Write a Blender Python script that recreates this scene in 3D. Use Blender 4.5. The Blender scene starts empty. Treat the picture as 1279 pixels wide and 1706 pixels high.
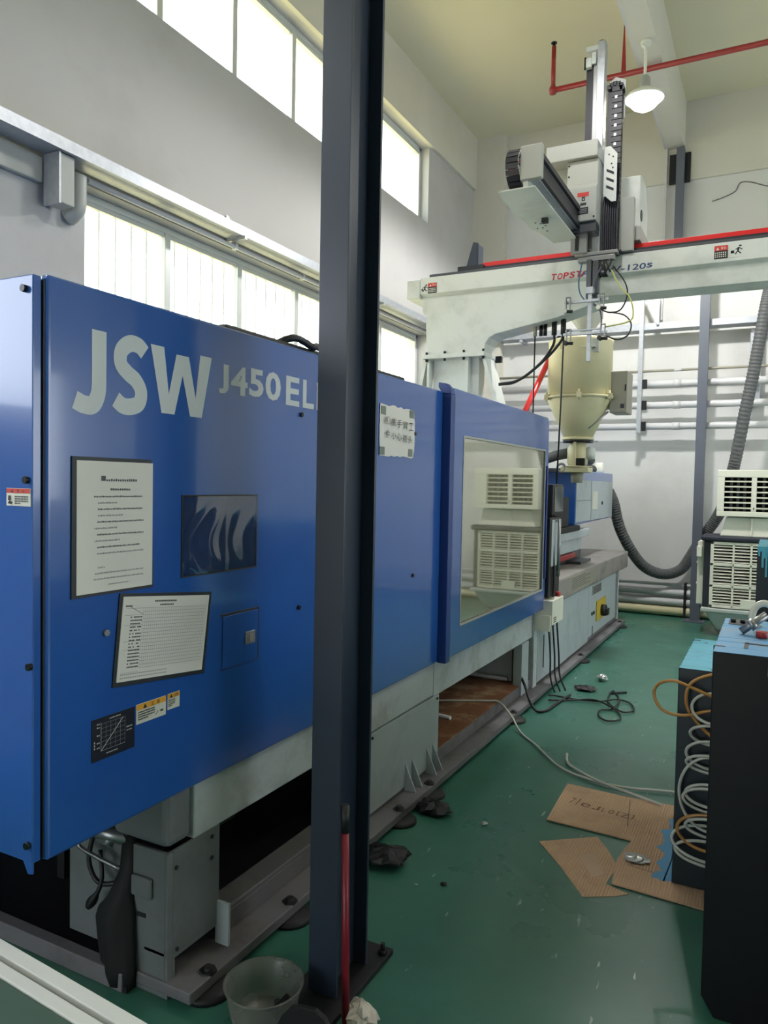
import bpy, math, random
from mathutils import Vector, Matrix
random.seed(7)
SC = bpy.context.scene
COL = SC.collection
PI = math.pi

# ------------------------------------------------------------------ camera
cam_d = bpy.data.cameras.new('camera')
cam_d.sensor_fit = 'VERTICAL'
cam_d.sensor_height = 36.0
cam_d.lens = 1251.93 / 1706 * 36.0
cam_d.clip_start = 0.05
cam_d.clip_end = 300
cam = bpy.data.objects.new('camera', cam_d)
COL.objects.link(cam)
RGT = Vector((0.887013, 0.461344, 0.019219))
UPV = Vector((-0.034952, 0.025581, 0.999062))
FWD = Vector((-0.460419, 0.886853, -0.038816))
cam.matrix_world = Matrix(((RGT.x, UPV.x, -FWD.x, 0), (RGT.y, UPV.y, -FWD.y, 0), (RGT.z, UPV.z, -FWD.z, 1.6), (0, 0, 0, 1)))
SC.camera = cam

# ------------------------------------------------------------------ world, sun, added fill spots, exposure
world = bpy.data.worlds.new('overcast_sky')
SC.world = world
world.use_nodes = True
wn = world.node_tree
wn.nodes['Background'].inputs[0].default_value = (0.90, 0.96, 1.0, 1)
wn.nodes['Background'].inputs[1].default_value = 6.5

def lamp(name, kind, loc, energy, color=(1, 1, 1), size=0.2, rot=None, size_y=None):
    d = bpy.data.lights.new(name, kind)
    d.energy = energy
    d.color = color
    if kind == 'SPOT':
        d.spot_size = math.radians(165)
        d.spot_blend = 0.3
        d.shadow_soft_size = size
    if kind == 'POINT':
        d.shadow_soft_size = size
    elif kind == 'AREA':
        d.size = size
        if size_y:
            d.shape = 'RECTANGLE'
            d.size_y = size_y
    o = bpy.data.objects.new(name, d)
    o.location = loc
    if rot:
        o.rotation_euler = rot
    COL.objects.link(o)
    return o

sun = lamp('sun', 'SUN', (0, 0, 20), 26.0, (1.0, 0.95, 0.85))
sun.rotation_euler = (math.radians(-18), math.radians(22), 0)
sun.data.angle = math.radians(3)
# unseen fill spots added overhead to brighten the aisle floor and robot beam
for lx, ly, le in ((3.2, 7.5, 150), (-1.22, 4.4, 95), (2.2, 3.4, 70)):
    lamp('highbay_and_fill_spot', 'SPOT', (lx, ly, 5.1), le, (1.0, 0.98, 0.95), 0.2)
SC.view_settings.view_transform = 'Standard'
SC.view_settings.look = 'None'
SC.view_settings.gamma = 1
SC.view_settings.use_curve_mapping = False
SC.view_settings.exposure = 0.08
SC.cycles.max_bounces = 10
SC.cycles.diffuse_bounces = 5
SC.cycles.transparent_max_bounces = 12
SC.cycles.caustics_reflective = False
SC.cycles.caustics_refractive = False
SC.cycles.sample_clamp_indirect = 6

# ------------------------------------------------------------------ materials
def lin(c):
    return tuple(((v / 255) / 12.92 if v / 255 <= 0.04045 else ((v / 255 + 0.055) / 1.055) ** 2.4) for v in c) + (1,)

def mat(name, col, rough=0.5, metal=0.0, var=0.12, scale=6.0, dirt=None, dirt_amt=0.5, dirt_scale=3.0, bump=0.0, bscale=60, rvar=0.0, stretch=None, emit=0, coat=0, spec=0.5):
    m = bpy.data.materials.new(name)
    m.use_nodes = True
    nt = m.node_tree
    b = nt.nodes['Principled BSDF']
    b.inputs['Roughness'].default_value = rough
    b.inputs['Metallic'].default_value = metal
    b.inputs['Specular IOR Level'].default_value = spec
    b.inputs['Coat Weight'].default_value = coat
    b.inputs['Coat Roughness'].default_value = 0.06
    tc = nt.nodes.new('ShaderNodeTexCoord')
    mp = nt.nodes.new('ShaderNodeMapping')
    nt.links.new(tc.outputs['Object'], mp.inputs[0])
    if stretch:
        mp.inputs['Scale'].default_value = stretch
    n = nt.nodes.new('ShaderNodeTexNoise')
    n.inputs['Scale'].default_value = scale
    n.inputs['Detail'].default_value = 6
    nt.links.new(mp.outputs[0], n.inputs[0])
    c = lin(col)
    lo = tuple(v * (1 - var) for v in c[:3]) + (1,)
    hi = tuple(min(1, v * (1 + var)) for v in c[:3]) + (1,)
    mx = nt.nodes.new('ShaderNodeMix')
    mx.data_type = 'RGBA'
    mx.inputs[6].default_value = lo
    mx.inputs[7].default_value = hi
    nt.links.new(n.outputs[0], mx.inputs[0])
    out = mx.outputs[2]
    if dirt:
        n2 = nt.nodes.new('ShaderNodeTexNoise')
        n2.inputs['Scale'].default_value = dirt_scale
        n2.inputs['Detail'].default_value = 9
        n2.inputs['Roughness'].default_value = 0.65
        nt.links.new(mp.outputs[0], n2.inputs[0])
        rp = nt.nodes.new('ShaderNodeValToRGB')
        rp.color_ramp.elements[0].position = 0.5
        rp.color_ramp.elements[1].position = 0.72
        rp.color_ramp.elements[1].color = (dirt_amt,) * 3 + (1,)
        nt.links.new(n2.outputs[0], rp.inputs[0])
        m2 = nt.nodes.new('ShaderNodeMix')
        m2.data_type = 'RGBA'
        m2.inputs[7].default_value = lin(dirt)
        nt.links.new(rp.outputs[0], m2.inputs[0])
        nt.links.new(out, m2.inputs[6])
        out = m2.outputs[2]
    nt.links.new(out, b.inputs['Base Color'])
    if rvar:
        mr = nt.nodes.new('ShaderNodeMapRange')
        mr.inputs['To Min'].default_value = max(0.02, rough - rvar)
        mr.inputs['To Max'].default_value = min(1, rough + rvar)
        nt.links.new(n.outputs[0], mr.inputs[0])
        nt.links.new(mr.outputs[0], b.inputs['Roughness'])
    if bump:
        n3 = nt.nodes.new('ShaderNodeTexNoise')
        n3.inputs['Scale'].default_value = bscale
        n3.inputs['Detail'].default_value = 3
        nt.links.new(mp.outputs[0], n3.inputs[0])
        bp = nt.nodes.new('ShaderNodeBump')
        bp.inputs['Strength'].default_value = bump
        bp.inputs['Distance'].default_value = 0.01
        nt.links.new(n3.outputs[0], bp.inputs['Height'])
        nt.links.new(bp.outputs[0], b.inputs['Normal'])
    if emit:
        b.inputs['Emission Color'].default_value = c
        b.inputs['Emission Strength'].default_value = emit
    return m

def glassy(name, tint, body, body_amt, gloss_rough, gloss_min=0.04, gloss_max=0.9, scale=4.0):
    """a pane: tinted see-through + hazy body + clear reflection by angle"""
    m = bpy.data.materials.new(name)
    m.use_nodes = True
    nt = m.node_tree
    nt.nodes.remove(nt.nodes['Principled BSDF'])
    out = nt.nodes['Material Output']
    tr = nt.nodes.new('ShaderNodeBsdfTransparent')
    tr.inputs[0].default_value = lin(tint)
    df = nt.nodes.new('ShaderNodeBsdfTranslucent')
    df.inputs[0].default_value = lin(body)
    d2 = nt.nodes.new('ShaderNodeBsdfDiffuse')
    d2.inputs[0].default_value = lin(body)
    dm = nt.nodes.new('ShaderNodeMixShader')
    dm.inputs[0].default_value = 0.5
    nt.links.new(df.outputs[0], dm.inputs[1])
    nt.links.new(d2.outputs[0], dm.inputs[2])
    n = nt.nodes.new('ShaderNodeTexNoise')
    n.inputs['Scale'].default_value = scale
    n.inputs['Detail'].default_value = 6
    tc = nt.nodes.new('ShaderNodeTexCoord')
    nt.links.new(tc.outputs['Object'], n.inputs[0])
    mr = nt.nodes.new('ShaderNodeMapRange')
    mr.inputs['To Min'].default_value = body_amt * 0.5
    mr.inputs['To Max'].default_value = min(1, body_amt * 1.5)
    nt.links.new(n.outputs[0], mr.inputs[0])
    m1 = nt.nodes.new('ShaderNodeMixShader')
    nt.links.new(mr.outputs[0], m1.inputs[0])
    nt.links.new(tr.outputs[0], m1.inputs[1])
    nt.links.new(dm.outputs[0], m1.inputs[2])
    gl = nt.nodes.new('ShaderNodeBsdfGlossy')
    gl.inputs['Roughness'].default_value = gloss_rough
    lw = nt.nodes.new('ShaderNodeLayerWeight')
    lw.inputs[0].default_value = 0.3
    mg = nt.nodes.new('ShaderNodeMapRange')
    mg.inputs['To Min'].default_value = gloss_min
    mg.inputs['To Max'].default_value = gloss_max
    nt.links.new(lw.outputs['Facing'], mg.inputs[0])
    pw = nt.nodes.new('ShaderNodeMath')
    pw.operation = 'MULTIPLY'
    nt.links.new(mg.outputs[0], pw.inputs[0])
    nt.links.new(mg.outputs[0], pw.inputs[1])
    m2 = nt.nodes.new('ShaderNodeMixShader')
    nt.links.new(pw.outputs[0], m2.inputs[0])
    nt.links.new(m1.outputs[0], m2.inputs[1])
    nt.links.new(gl.outputs[0], m2.inputs[2])
    nt.links.new(m2.outputs[0], out.inputs[0])
    return m

def floor_mat():
    m = mat('floor_epoxy', (58, 111, 96), 0.3, var=0.22, scale=1.6, dirt=(40, 66, 58), dirt_amt=0.6, dirt_scale=1.6, bump=0.08, bscale=9, rvar=0.14)
    nt = m.node_tree
    b = nt.nodes['Principled BSDF']
    src = b.inputs['Base Color'].links[0].from_socket
    tc = nt.nodes['Texture Coordinate']
    for e in nt.nodes:
        if e.type == 'VALTORGB':
            e.color_ramp.elements[0].position = 0.42
            e.color_ramp.elements[1].position = 0.85
    # pale scuffs, long in the walking direction
    mp = nt.nodes.new('ShaderNodeMapping')
    mp.inputs['Scale'].default_value = (34, 7, 1)
    mp.inputs['Rotation'].default_value = (0, 0, 0.9)
    nt.links.new(tc.outputs['Object'], mp.inputs[0])
    n = nt.nodes.new('ShaderNodeTexNoise')
    n.inputs['Scale'].default_value = 1.0
    n.inputs['Detail'].default_value = 10
    nt.links.new(mp.outputs[0], n.inputs[0])
    r = nt.nodes.new('ShaderNodeValToRGB')
    r.color_ramp.elements[0].position = 0.68
    r.color_ramp.elements[1].position = 0.74
    r.color_ramp.elements[1].color = (0.75, 0.75, 0.75, 1)
    nt.links.new(n.outputs[0], r.inputs[0])
    x = nt.nodes.new('ShaderNodeMix')
    x.data_type = 'RGBA'
    x.inputs[7].default_value = lin((182, 200, 190))
    nt.links.new(r.outputs[0], x.inputs[0])
    nt.links.new(src, x.inputs[6])
    nt.links.new(x.outputs[2], b.inputs['Base Color'])
    return m

def cardboard_mat():
    m = mat('cardboard', (206, 172, 140), 0.85, var=0.12, scale=5, dirt=(164, 132, 108), dirt_amt=0.6, dirt_scale=4)
    nt = m.node_tree
    b = nt.nodes['Principled BSDF']
    w = nt.nodes.new('ShaderNodeTexWave')
    w.inputs['Scale'].default_value = 26
    w.inputs['Distortion'].default_value = 0.6
    nt.links.new(nt.nodes['Mapping'].outputs[0], w.inputs[0])
    bp = nt.nodes.new('ShaderNodeBump')
    bp.inputs['Strength'].default_value = 0.5
    bp.inputs['Distance'].default_value = 0.004
    nt.links.new(w.outputs[1], bp.inputs['Height'])
    nt.links.new(bp.outputs[0], b.inputs['Normal'])
    return m

M = {}
M['floor'] = floor_mat()
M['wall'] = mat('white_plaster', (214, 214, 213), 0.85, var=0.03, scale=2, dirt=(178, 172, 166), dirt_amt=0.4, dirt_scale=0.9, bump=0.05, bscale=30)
M['beamwall'] = mat('cream_plaster', (207, 204, 194), 0.85, var=0.03, scale=2, dirt=(186, 180, 160), dirt_amt=0.35, dirt_scale=0.7)
M['ceiling'] = mat('ceiling_paint', (218, 212, 186), 0.9, var=0.03, scale=1.2)
M['alu'] = mat('window_aluminium', (205, 208, 205), 0.4, 0.2, var=0.05)
M['glass'] = glassy('window_glass', (248, 252, 250), (235, 240, 238), 0.10, 0.02)
M['guardbar'] = mat('grey_guard_bar', (190, 192, 188), 0.5, 0.2)
M['blue'] = mat('blue_enamel', (38, 88, 166), 0.22, var=0.05, scale=1.5, coat=0.5, dirt=(38, 76, 152), dirt_amt=0.5, dirt_scale=1.6)
M['blue2'] = mat('dark_blue_enamel', (28, 58, 128), 0.4, var=0.05)
M['white_txt'] = mat('pale_grey_print', (196, 202, 206), 0.5, var=0.04)
M['black'] = mat('black_plastic', (20, 21, 23), 0.5, var=0.2)
M['bolt'] = mat('dark_bolt_steel', (40, 42, 46), 0.35, 0.7)
M['machine_white'] = mat('machine_grey_white', (188, 196, 200), 0.5, var=0.05, scale=3, dirt=(120, 122, 118), dirt_amt=0.65, dirt_scale=4)
M['machine_panel'] = mat('machine_panel_grey', (172, 182, 187), 0.45, var=0.05, scale=3, dirt=(120, 128, 128), dirt_amt=0.5, dirt_scale=3)
M['bed_steel'] = mat('oily_bed_steel', (150, 146, 142), 0.4, 0.2, var=0.15, scale=5, dirt=(86, 78, 70), dirt_amt=0.8, dirt_scale=5)
M['beam_grey'] = mat('dirty_grey_beam', (108, 106, 110), 0.55, 0.0, var=0.12, scale=4, dirt=(66, 62, 60), dirt_amt=0.85, dirt_scale=3.5)
M['rust'] = mat('rusty_tray', (138, 92, 66), 0.6, 0.1, var=0.35, scale=7, dirt=(205, 185, 145), dirt_amt=0.8, dirt_scale=5, bump=0.4, bscale=40)
M['dark'] = mat('oily_black_steel', (26, 27, 30), 0.55, 0.2, var=0.3, scale=8)
M['steel'] = mat('bare_steel', (150, 152, 154), 0.35, 0.8, var=0.12, scale=8)
M['dsteel'] = mat('dark_steel', (84, 86, 92), 0.4, 0.6, var=0.15, scale=8)
M['galv'] = mat('galvanised_steel', (178, 182, 190), 0.42, 0.55, var=0.22, scale=26)
M['column'] = mat('blue_grey_column_paint', (39, 49, 66), 0.38, var=0.07, scale=3, dirt=(32, 39, 50), dirt_amt=0.6, dirt_scale=2)
M['post'] = mat('slate_post_paint', (92, 97, 110), 0.45, var=0.06, scale=4)
M['paper'] = mat('paper_white', (218, 215, 210), 0.75, var=0.03, scale=3)
M['print'] = mat('grey_print_ink', (84, 84, 92), 0.8)
M['printlite'] = mat('pale_print_ink', (140, 142, 148), 0.8)
M['ink'] = mat('pen_ink', (66, 68, 74), 0.8)
M['tape'] = mat('grey_tape', (110, 118, 110), 0.4)
M['frame_blk'] = mat('black_magnetic_frame', (24, 32, 40), 0.5)
M['clear'] = glassy('clear_pouch_film', (190, 196, 206), (120, 132, 146), 0.22, 0.07, 0.25, 0.7, 8)
M['poly'] = glassy('hazy_polycarbonate', (236, 232, 208), (228, 224, 196), 0.45, 0.03, 0.55, 0.92, 2.2)
M['lab_white'] = mat('label_white', (206, 206, 196), 0.5)
M['lab_orange'] = mat('label_orange', (222, 160, 50), 0.5)
M['lab_red'] = mat('label_red', (196, 52, 44), 0.5)
M['lab_black'] = mat('label_black', (24, 26, 32), 0.45)
M['lab_navy'] = mat('chart_plate_navy', (18, 24, 40), 0.4)
M['red_ink'] = mat('red_lettering', (186, 36, 62), 0.5)
M['blue_ink'] = mat('blue_lettering', (30, 96, 160), 0.5)
M['navy_ink'] = mat('navy_lettering', (40, 66, 110), 0.5)
M['robot'] = mat('robot_grey_white', (208, 212, 210), 0.42, var=0.04, scale=2, dirt=(160, 166, 158), dirt_amt=0.5, dirt_scale=3)
M['robot2'] = mat('robot_cover_grey', (166, 168, 164), 0.45, var=0.04, scale=3)
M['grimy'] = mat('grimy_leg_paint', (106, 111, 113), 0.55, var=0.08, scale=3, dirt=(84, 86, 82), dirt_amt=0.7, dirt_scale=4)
M['wallL'] = mat('shade_greyed_plaster', (188, 187, 187), 0.85, var=0.03, scale=2, dirt=(160, 157, 155), dirt_amt=0.4, dirt_scale=0.9, bump=0.05, bscale=30)  # wall plaster greyed down: the backlit wall's shade is put into its colour
M['red'] = mat('red_paint', (150, 40, 42), 0.4, var=0.08)
M['redgloss'] = mat('bright_red_cover', (214, 32, 34), 0.35, var=0.06)
M['chain'] = mat('cable_chain_black', (30, 30, 42), 0.45, var=0.2)
M['cream'] = mat('hopper_cream', (206, 198, 162), 0.4, var=0.05, scale=2, dirt=(180, 170, 130), dirt_amt=0.4, dirt_scale=3)
M['hopbox'] = mat('hopper_box_grey', (150, 146, 132), 0.45, var=0.06)
M['pipe'] = mat('painted_pipe', (205, 205, 208), 0.4, var=0.04)
M['hose'] = mat('grey_duct_hose', (84, 86, 88), 0.6, var=0.12, scale=20)
M['coolwhite'] = mat('cooler_plastic', (222, 222, 208), 0.5, var=0.04)
M['coolgrey'] = mat('cooler_pan_grey', (176, 184, 182), 0.5, var=0.04)
M['cooldark'] = mat('cooler_dark_body', (38, 42, 54), 0.5, var=0.1)
M['void'] = mat('dark_interior', (8, 8, 8), 0.9)
M['mold_blk'] = mat('black_greasy_mold_steel', (10, 11, 15), 0.45, 0.1, var=0.25, scale=5, dirt=(20, 22, 27), dirt_amt=0.5, dirt_scale=3, spec=0.3)
M['mold_teal'] = mat('dark_teal_mold_side', (8, 30, 40), 0.45, 0.1, var=0.25, scale=4, dirt=(12, 18, 26), dirt_amt=0.9, dirt_scale=3)
M['mold_cyan'] = mat('cyan_mold_paint', (74, 176, 204), 0.4, 0.0, var=0.12, scale=5, dirt=(60, 120, 160), dirt_amt=0.5, dirt_scale=5)
M['mold_mix'] = mat('worn_blue_mold_top', (84, 150, 196), 0.38, 0.2, var=0.2, scale=4, dirt=(150, 142, 128), dirt_amt=0.8, dirt_scale=4)
M['bluepaint'] = mat('sky_blue_paint_splash', (84, 158, 208), 0.5)
M['amber'] = mat('amber_hose', (190, 140, 76), 0.3, var=0.15, scale=10)
M['clearhose'] = mat('milky_hose', (196, 198, 190), 0.28, var=0.12, scale=10)
M['cardboard'] = cardboard_mat()
M['stampc'] = mat('pale_cardboard_print', (200, 172, 146), 0.85)
M['blackcloth'] = mat('black_rubber_cloth', (9, 10, 12), 0.7, var=0.2)
M['fadedink'] = mat('faded_marker', (128, 96, 76), 0.9)
M['foil'] = mat('crumpled_foil', (180, 184, 184), 0.35, 0.6, var=0.25, scale=30)
M['rag'] = mat('white_cotton', (206, 198, 190), 0.9, var=0.08, scale=14, bump=0.3, bscale=50)
M['tub'] = glassy('translucent_tub', (214, 218, 214), (170, 172, 166), 0.38, 0.25, 0.12, 0.5, 3)
M['bench_white'] = mat('white_bench_profile', (198, 200, 196), 0.45, var=0.04)
M['bench_green'] = mat('green_bench_mat', (52, 78, 66), 0.6, var=0.08)
M['lamp_white'] = mat('lamp_shade', (214, 216, 206), 0.4)
M['bulb'] = mat('lamp_glow', (255, 252, 242), 0.4, emit=14)
M['yellow'] = mat('switch_yellow', (196, 170, 60), 0.5)
M['green_o'] = mat('outside_dry_ground', (178, 164, 116), 0.9, var=0.2, scale=1)
M['bldg'] = mat('outside_wall', (226, 226, 220), 0.9)
M['bldgwin'] = mat('outside_window', (120, 168, 160), 0.3)
M['screen'] = mat('dark_screen', (96, 102, 104), 0.06, 0.3)
M['darkred'] = mat('dark_red_handle', (122, 22, 40), 0.4, var=0.1)
M['whiteloops'] = mat('white_cable', (190, 190, 180), 0.5)
M['wire_green'] = mat('green_wire', (40, 110, 90), 0.5)
M['wire_yellow'] = mat('yellow_wire', (190, 190, 110), 0.5)
M['wire_teal'] = mat('teal_air_line', (40, 90, 120), 0.5)

# ------------------------------------------------------------------ mesh helpers
class MB:
    def __init__(s, m=None):
        s.v, s.f, s.mi, s.sm, s.mats = [], [], [], [], []
        s.cur = m
    def _mi(s, m):
        m = m or s.cur
        m = M[m] if isinstance(m, str) else m
        if m not in s.mats:
            s.mats.append(m)
        return s.mats.index(m)
    def add(s, vs, fs, m=None, smooth=False):
        b = len(s.v)
        s.v += [tuple(v) for v in vs]
        k = s._mi(m)
        for f in fs:
            s.f.append(tuple(b + i for i in f))
            s.mi.append(k)
            s.sm.append(smooth)
        return s
    def box(s, x0, x1, y0, y1, z0, z1, m=None):
        x0, x1 = min(x0, x1), max(x0, x1); y0, y1 = min(y0, y1), max(y0, y1); z0, z1 = min(z0, z1), max(z0, z1)
        return s.add([(x0, y0, z0), (x1, y0, z0), (x1, y1, z0), (x0, y1, z0), (x0, y0, z1), (x1, y0, z1), (x1, y1, z1), (x0, y1, z1)],
                     [(0, 3, 2, 1), (4, 5, 6, 7), (0, 1, 5, 4), (1, 2, 6, 5), (2, 3, 7, 6), (3, 0, 4, 7)], m)
    def hexa(s, p, m=None):      # eight corners: bottom ring then top ring
        return s.add(p, [(0, 3, 2, 1), (4, 5, 6, 7), (0, 1, 5, 4), (1, 2, 6, 5), (2, 3, 7, 6), (3, 0, 4, 7)], m)
    def prism(s, poly, axis, a0, a1, m=None, smooth=False):   # poly in the two other axes, in xyz order
        def pt(p, a):
            return {'x': (a, p[0], p[1]), 'y': (p[0], a, p[1]), 'z': (p[0], p[1], a)}[axis]
        n = len(poly)
        vs = [pt(p, a0) for p in poly] + [pt(p, a1) for p in poly]
        ar = sum(poly[i][0] * poly[(i + 1) % n][1] - poly[(i + 1) % n][0] * poly[i][1] for i in range(n))
        flip = (ar < 0) != (axis == 'y') != (a1 < a0)
        top, bot = tuple(range(n, 2 * n)), tuple(range(n - 1, -1, -1))
        sides = [(i, (i + 1) % n, n + (i + 1) % n, n + i) for i in range(n)]
        if flip:
            top, bot, sides = top[::-1], bot[::-1], [q[::-1] for q in sides]
        s.add(vs, [top, bot], m)
        b = len(s.v) - 2 * n
        k = s._mi(m)
        for q in sides:
            s.f.append(tuple(b + i for i in q)); s.mi.append(k); s.sm.append(smooth)
        return s
    def tube(s, pts, r, n=8, m=None, closed=False, caps=True):
        pts = [Vector(p) for p in pts]
        L = len(pts)
        rad = r if isinstance(r, (list, tuple)) else [r] * L
        tang = []
        for i in range(L):
            a = pts[i - 1] if (i > 0 or closed) else pts[i]
            c = pts[(i + 1) % L] if (i < L - 1 or closed) else pts[i]
            t = (c - a)
            tang.append(t.normalized() if t.length > 1e-9 else Vector((0, 0, 1)))
        ref = Vector((0, 0, 1)) if abs(tang[0].z) < 0.9 else Vector((1, 0, 0))
        u = tang[0].cross(ref).normalized()
        vs = []
        for i in range(L):
            u = (u - tang[i] * u.dot(tang[i]))
            u = u.normalized() if u.length > 1e-6 else tang[i].orthogonal().normalized()
            w = tang[i].cross(u)
            for k in range(n):
                a = 2 * PI * k / n
                vs.append(pts[i] + (u * math.cos(a) + w * math.sin(a)) * rad[i])
        fs = []
        for i in range(L if closed else L - 1):
            j = (i + 1) % L
            for k in range(n):
                l = (k + 1) % n
                fs.append((i * n + k, i * n + l, j * n + l, j * n + k))
        s.add(vs, fs, m, True)
        if caps and not closed:
            b = len(s.v) - L * n
            k = s._mi(m)
            s.f.append(tuple(b + i for i in range(n - 1, -1, -1))); s.mi.append(k); s.sm.append(False)
            s.f.append(tuple(b + (L - 1) * n + i for i in range(n))); s.mi.append(k); s.sm.append(False)
        return s
    def cyl(s, p0, p1, r, n=16, m=None, r1=None):
        return s.tube([p0, p1], [r, r if r1 is None else r1], n, m)
    def lathe(s, cx, cy, prof, n=32, m=None, smooth=True):
        vs, fs = [], []
        for r, z in prof:
            for k in range(n):
                a = 2 * PI * k / n
                vs.append((cx + r * math.cos(a), cy + r * math.sin(a), z))
        for i in range(len(prof) - 1):
            for k in range(n):
                l = (k + 1) % n
                fs.append((i * n + k, i * n + l, (i + 1) * n + l, (i + 1) * n + k))
        if prof[0][0] > 1e-6:
            fs.append(tuple(range(n - 1, -1, -1)))
        if prof[-1][0] > 1e-6:
            fs.append(tuple((len(prof) - 1) * n + k for k in range(n)))
        return s.add(vs, fs, m, smooth)
    def text(s, body, org, ux, uz, w, h, m=None, bold=0.0, shear=0.0, stretch=True):
        """flat lettering fitted into a w x h box at org, along ux and uz"""
        c = bpy.data.curves.new('lettering', 'FONT')
        c.body = body
        c.resolution_u = 3
        c.offset = bold
        c.shear = shear
        o = bpy.data.objects.new('lettering', c)
        COL.objects.link(o)
        bpy.context.view_layer.update()
        me = o.evaluated_get(bpy.context.evaluated_depsgraph_get()).to_mesh()
        vs = [v.co.copy() for v in me.vertices]
        fs = [tuple(p.vertices) for p in me.polygons]
        o.evaluated_get(bpy.context.evaluated_depsgraph_get()).to_mesh_clear()
        bpy.data.objects.remove(o)
        bpy.data.curves.remove(c)
        if not vs:
            return s
        x0, x1 = min(v.x for v in vs), max(v.x for v in vs)
        y0, y1 = min(v.y for v in vs), max(v.y for v in vs)
        sx, sy = w / max(1e-6, x1 - x0), h / max(1e-6, y1 - y0)
        if not stretch:
            sx = sy = min(sx, sy)
        ux, uz, org = Vector(ux), Vector(uz), Vector(org)
        return s.add([org + ux * ((v.x - x0) * sx) + uz * ((v.y - y0) * sy) for v in vs], fs, m)
    def build(s, name, parent=None, bevel=0.0, seg=2, loc=None):
        me = bpy.data.meshes.new(name)
        o = bpy.data.objects.new(name, me)
        COL.objects.link(o)
        base = Vector(loc) if loc else Vector((0, 0, 0))
        if parent:
            o.parent = parent
            base = Vector(parent['_b'])
            o['_b'] = base[:]
        else:
            o.location = base
            o['_b'] = base[:]
        me.from_pydata([(v[0] - base.x, v[1] - base.y, v[2] - base.z) for v in s.v], [], s.f)
        for m in s.mats:
            me.materials.append(m)
        me.polygons.foreach_set('material_index', s.mi)
        me.polygons.foreach_set('use_smooth', s.sm)
        me.update()
        if bevel:
            b = o.modifiers.new('bevel', 'BEVEL')
            b.width = bevel
            b.segments = seg
            b.limit_method = 'ANGLE'
            b.angle_limit = math.radians(50)
        return o

def tag(o, label, cat, group=None):
    o['label'] = label
    o['category'] = cat
    if group:
        o['group'] = group
    return o

def thing(name, label, cat, loc, group=None):
    o = bpy.data.objects.new(name, None)
    o.empty_display_size = 0.1
    COL.objects.link(o)
    o.location = loc
    o['_b'] = tuple(loc)
    return tag(o, label, cat, group)

def struct(o):
    o['kind'] = 'structure'
    return o

def stuff(o):
    o['kind'] = 'stuff'
    return o

def lab(o, text):
    o['label'] = text
    return o

def smooth_path(pts, k=6):
    """Catmull-Rom through the points"""
    P = [Vector(p) for p in pts]
    P = [P[0] * 2 - P[1]] + P + [P[-1] * 2 - P[-2]]
    out = []
    for i in range(1, len(P) - 2):
        a, b, c, d = P[i - 1], P[i], P[i + 1], P[i + 2]
        for j in range(k):
            t = j / k
            out.append(0.5 * ((2 * b) + (c - a) * t + (2 * a - 5 * b + 4 * c - d) * t * t + (3 * b - a - 3 * c + d) * t ** 3))
    out.append(P[-2])
    return out

def bolt_mb(p, d, r=0.008, l=0.008, m='bolt'):
    p, d = Vector(p), Vector(d)
    return MB(m).cyl(p, p + d * l, r, 8)

# ================================================================== SETTING
XL, YB, ZC = -3.85, 10.06, 6.35
struct(MB('floor').box(-4.1, 8.0, -6.0, 10.26, -0.2, 0).build('floor'))
struct(MB('ceiling').box(-4.1, 8.2, -6.2, 10.3, ZC, ZC + 0.25).build('ceiling'))
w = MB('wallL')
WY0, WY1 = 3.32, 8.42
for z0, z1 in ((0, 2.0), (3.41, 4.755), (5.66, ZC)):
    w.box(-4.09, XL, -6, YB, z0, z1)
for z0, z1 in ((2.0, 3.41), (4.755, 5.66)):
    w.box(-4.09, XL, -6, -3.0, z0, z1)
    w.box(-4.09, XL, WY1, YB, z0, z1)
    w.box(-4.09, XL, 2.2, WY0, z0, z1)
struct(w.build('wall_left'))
struct(MB('beamwall').box(XL, XL + 0.05, -6, YB, 5.66, ZC).build('trim_1'))
struct(MB('wall').box(-4.1, 8.2, YB, YB + 0.2, 0, ZC).build('wall_back'))
struct(MB('beamwall').box(-3.4, 8.0, YB - 0.04, YB, 5.39, ZC).build('trim_2'))
struct(MB('beamwall').box(XL, -3.40, YB - 0.16, YB, 0, ZC).build('trim_3'))
struct(MB('beamwall').box(-1.33, -1.13, -6.0, YB - 0.04, 5.79, ZC).build('trim_4'))
# the rest of the hall, behind and to the right of the camera
w = MB('wall')
w.box(8.0, 8.2, -6, YB, 0, 1.2).box(8.0, 8.2, -6, YB, 3.4, ZC)
w.box(8.0, 8.2, -6, 1.6, 1.2, 3.4)
for y in (5.4, 9.2):
    w.box(8.0, 8.2, y, y + 0.86, 1.2, 3.4)
struct(w.build('wall_right'))
w = MB('wall')
w.box(-4.1, -3.7, -6.2, -6, 0, ZC).box(-1.2, 8.2, -6.2, -6, 0, ZC).box(-3.7, -1.2, -6.2, -6, 3.0, ZC)
struct(w.build('wall_front'))
# outside
struct(MB('green_o').box(-60, -4.1, -40, 60, -0.35, -0.2).build('ground'))
bl = thing('house', 'pale house with greenish windows beyond the barred windows', 'building', (-16, 9, -0.2))
MB('bldg').box(-22, -16, -4, 40, -0.2, 5.2).build('wall', bl)
for k in range(8):
    MB('bldgwin').box(-16.0, -15.95, 1.5 + k * 4.2, 3.7 + k * 4.2, 2.2, 4.0).build('window', bl)

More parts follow.
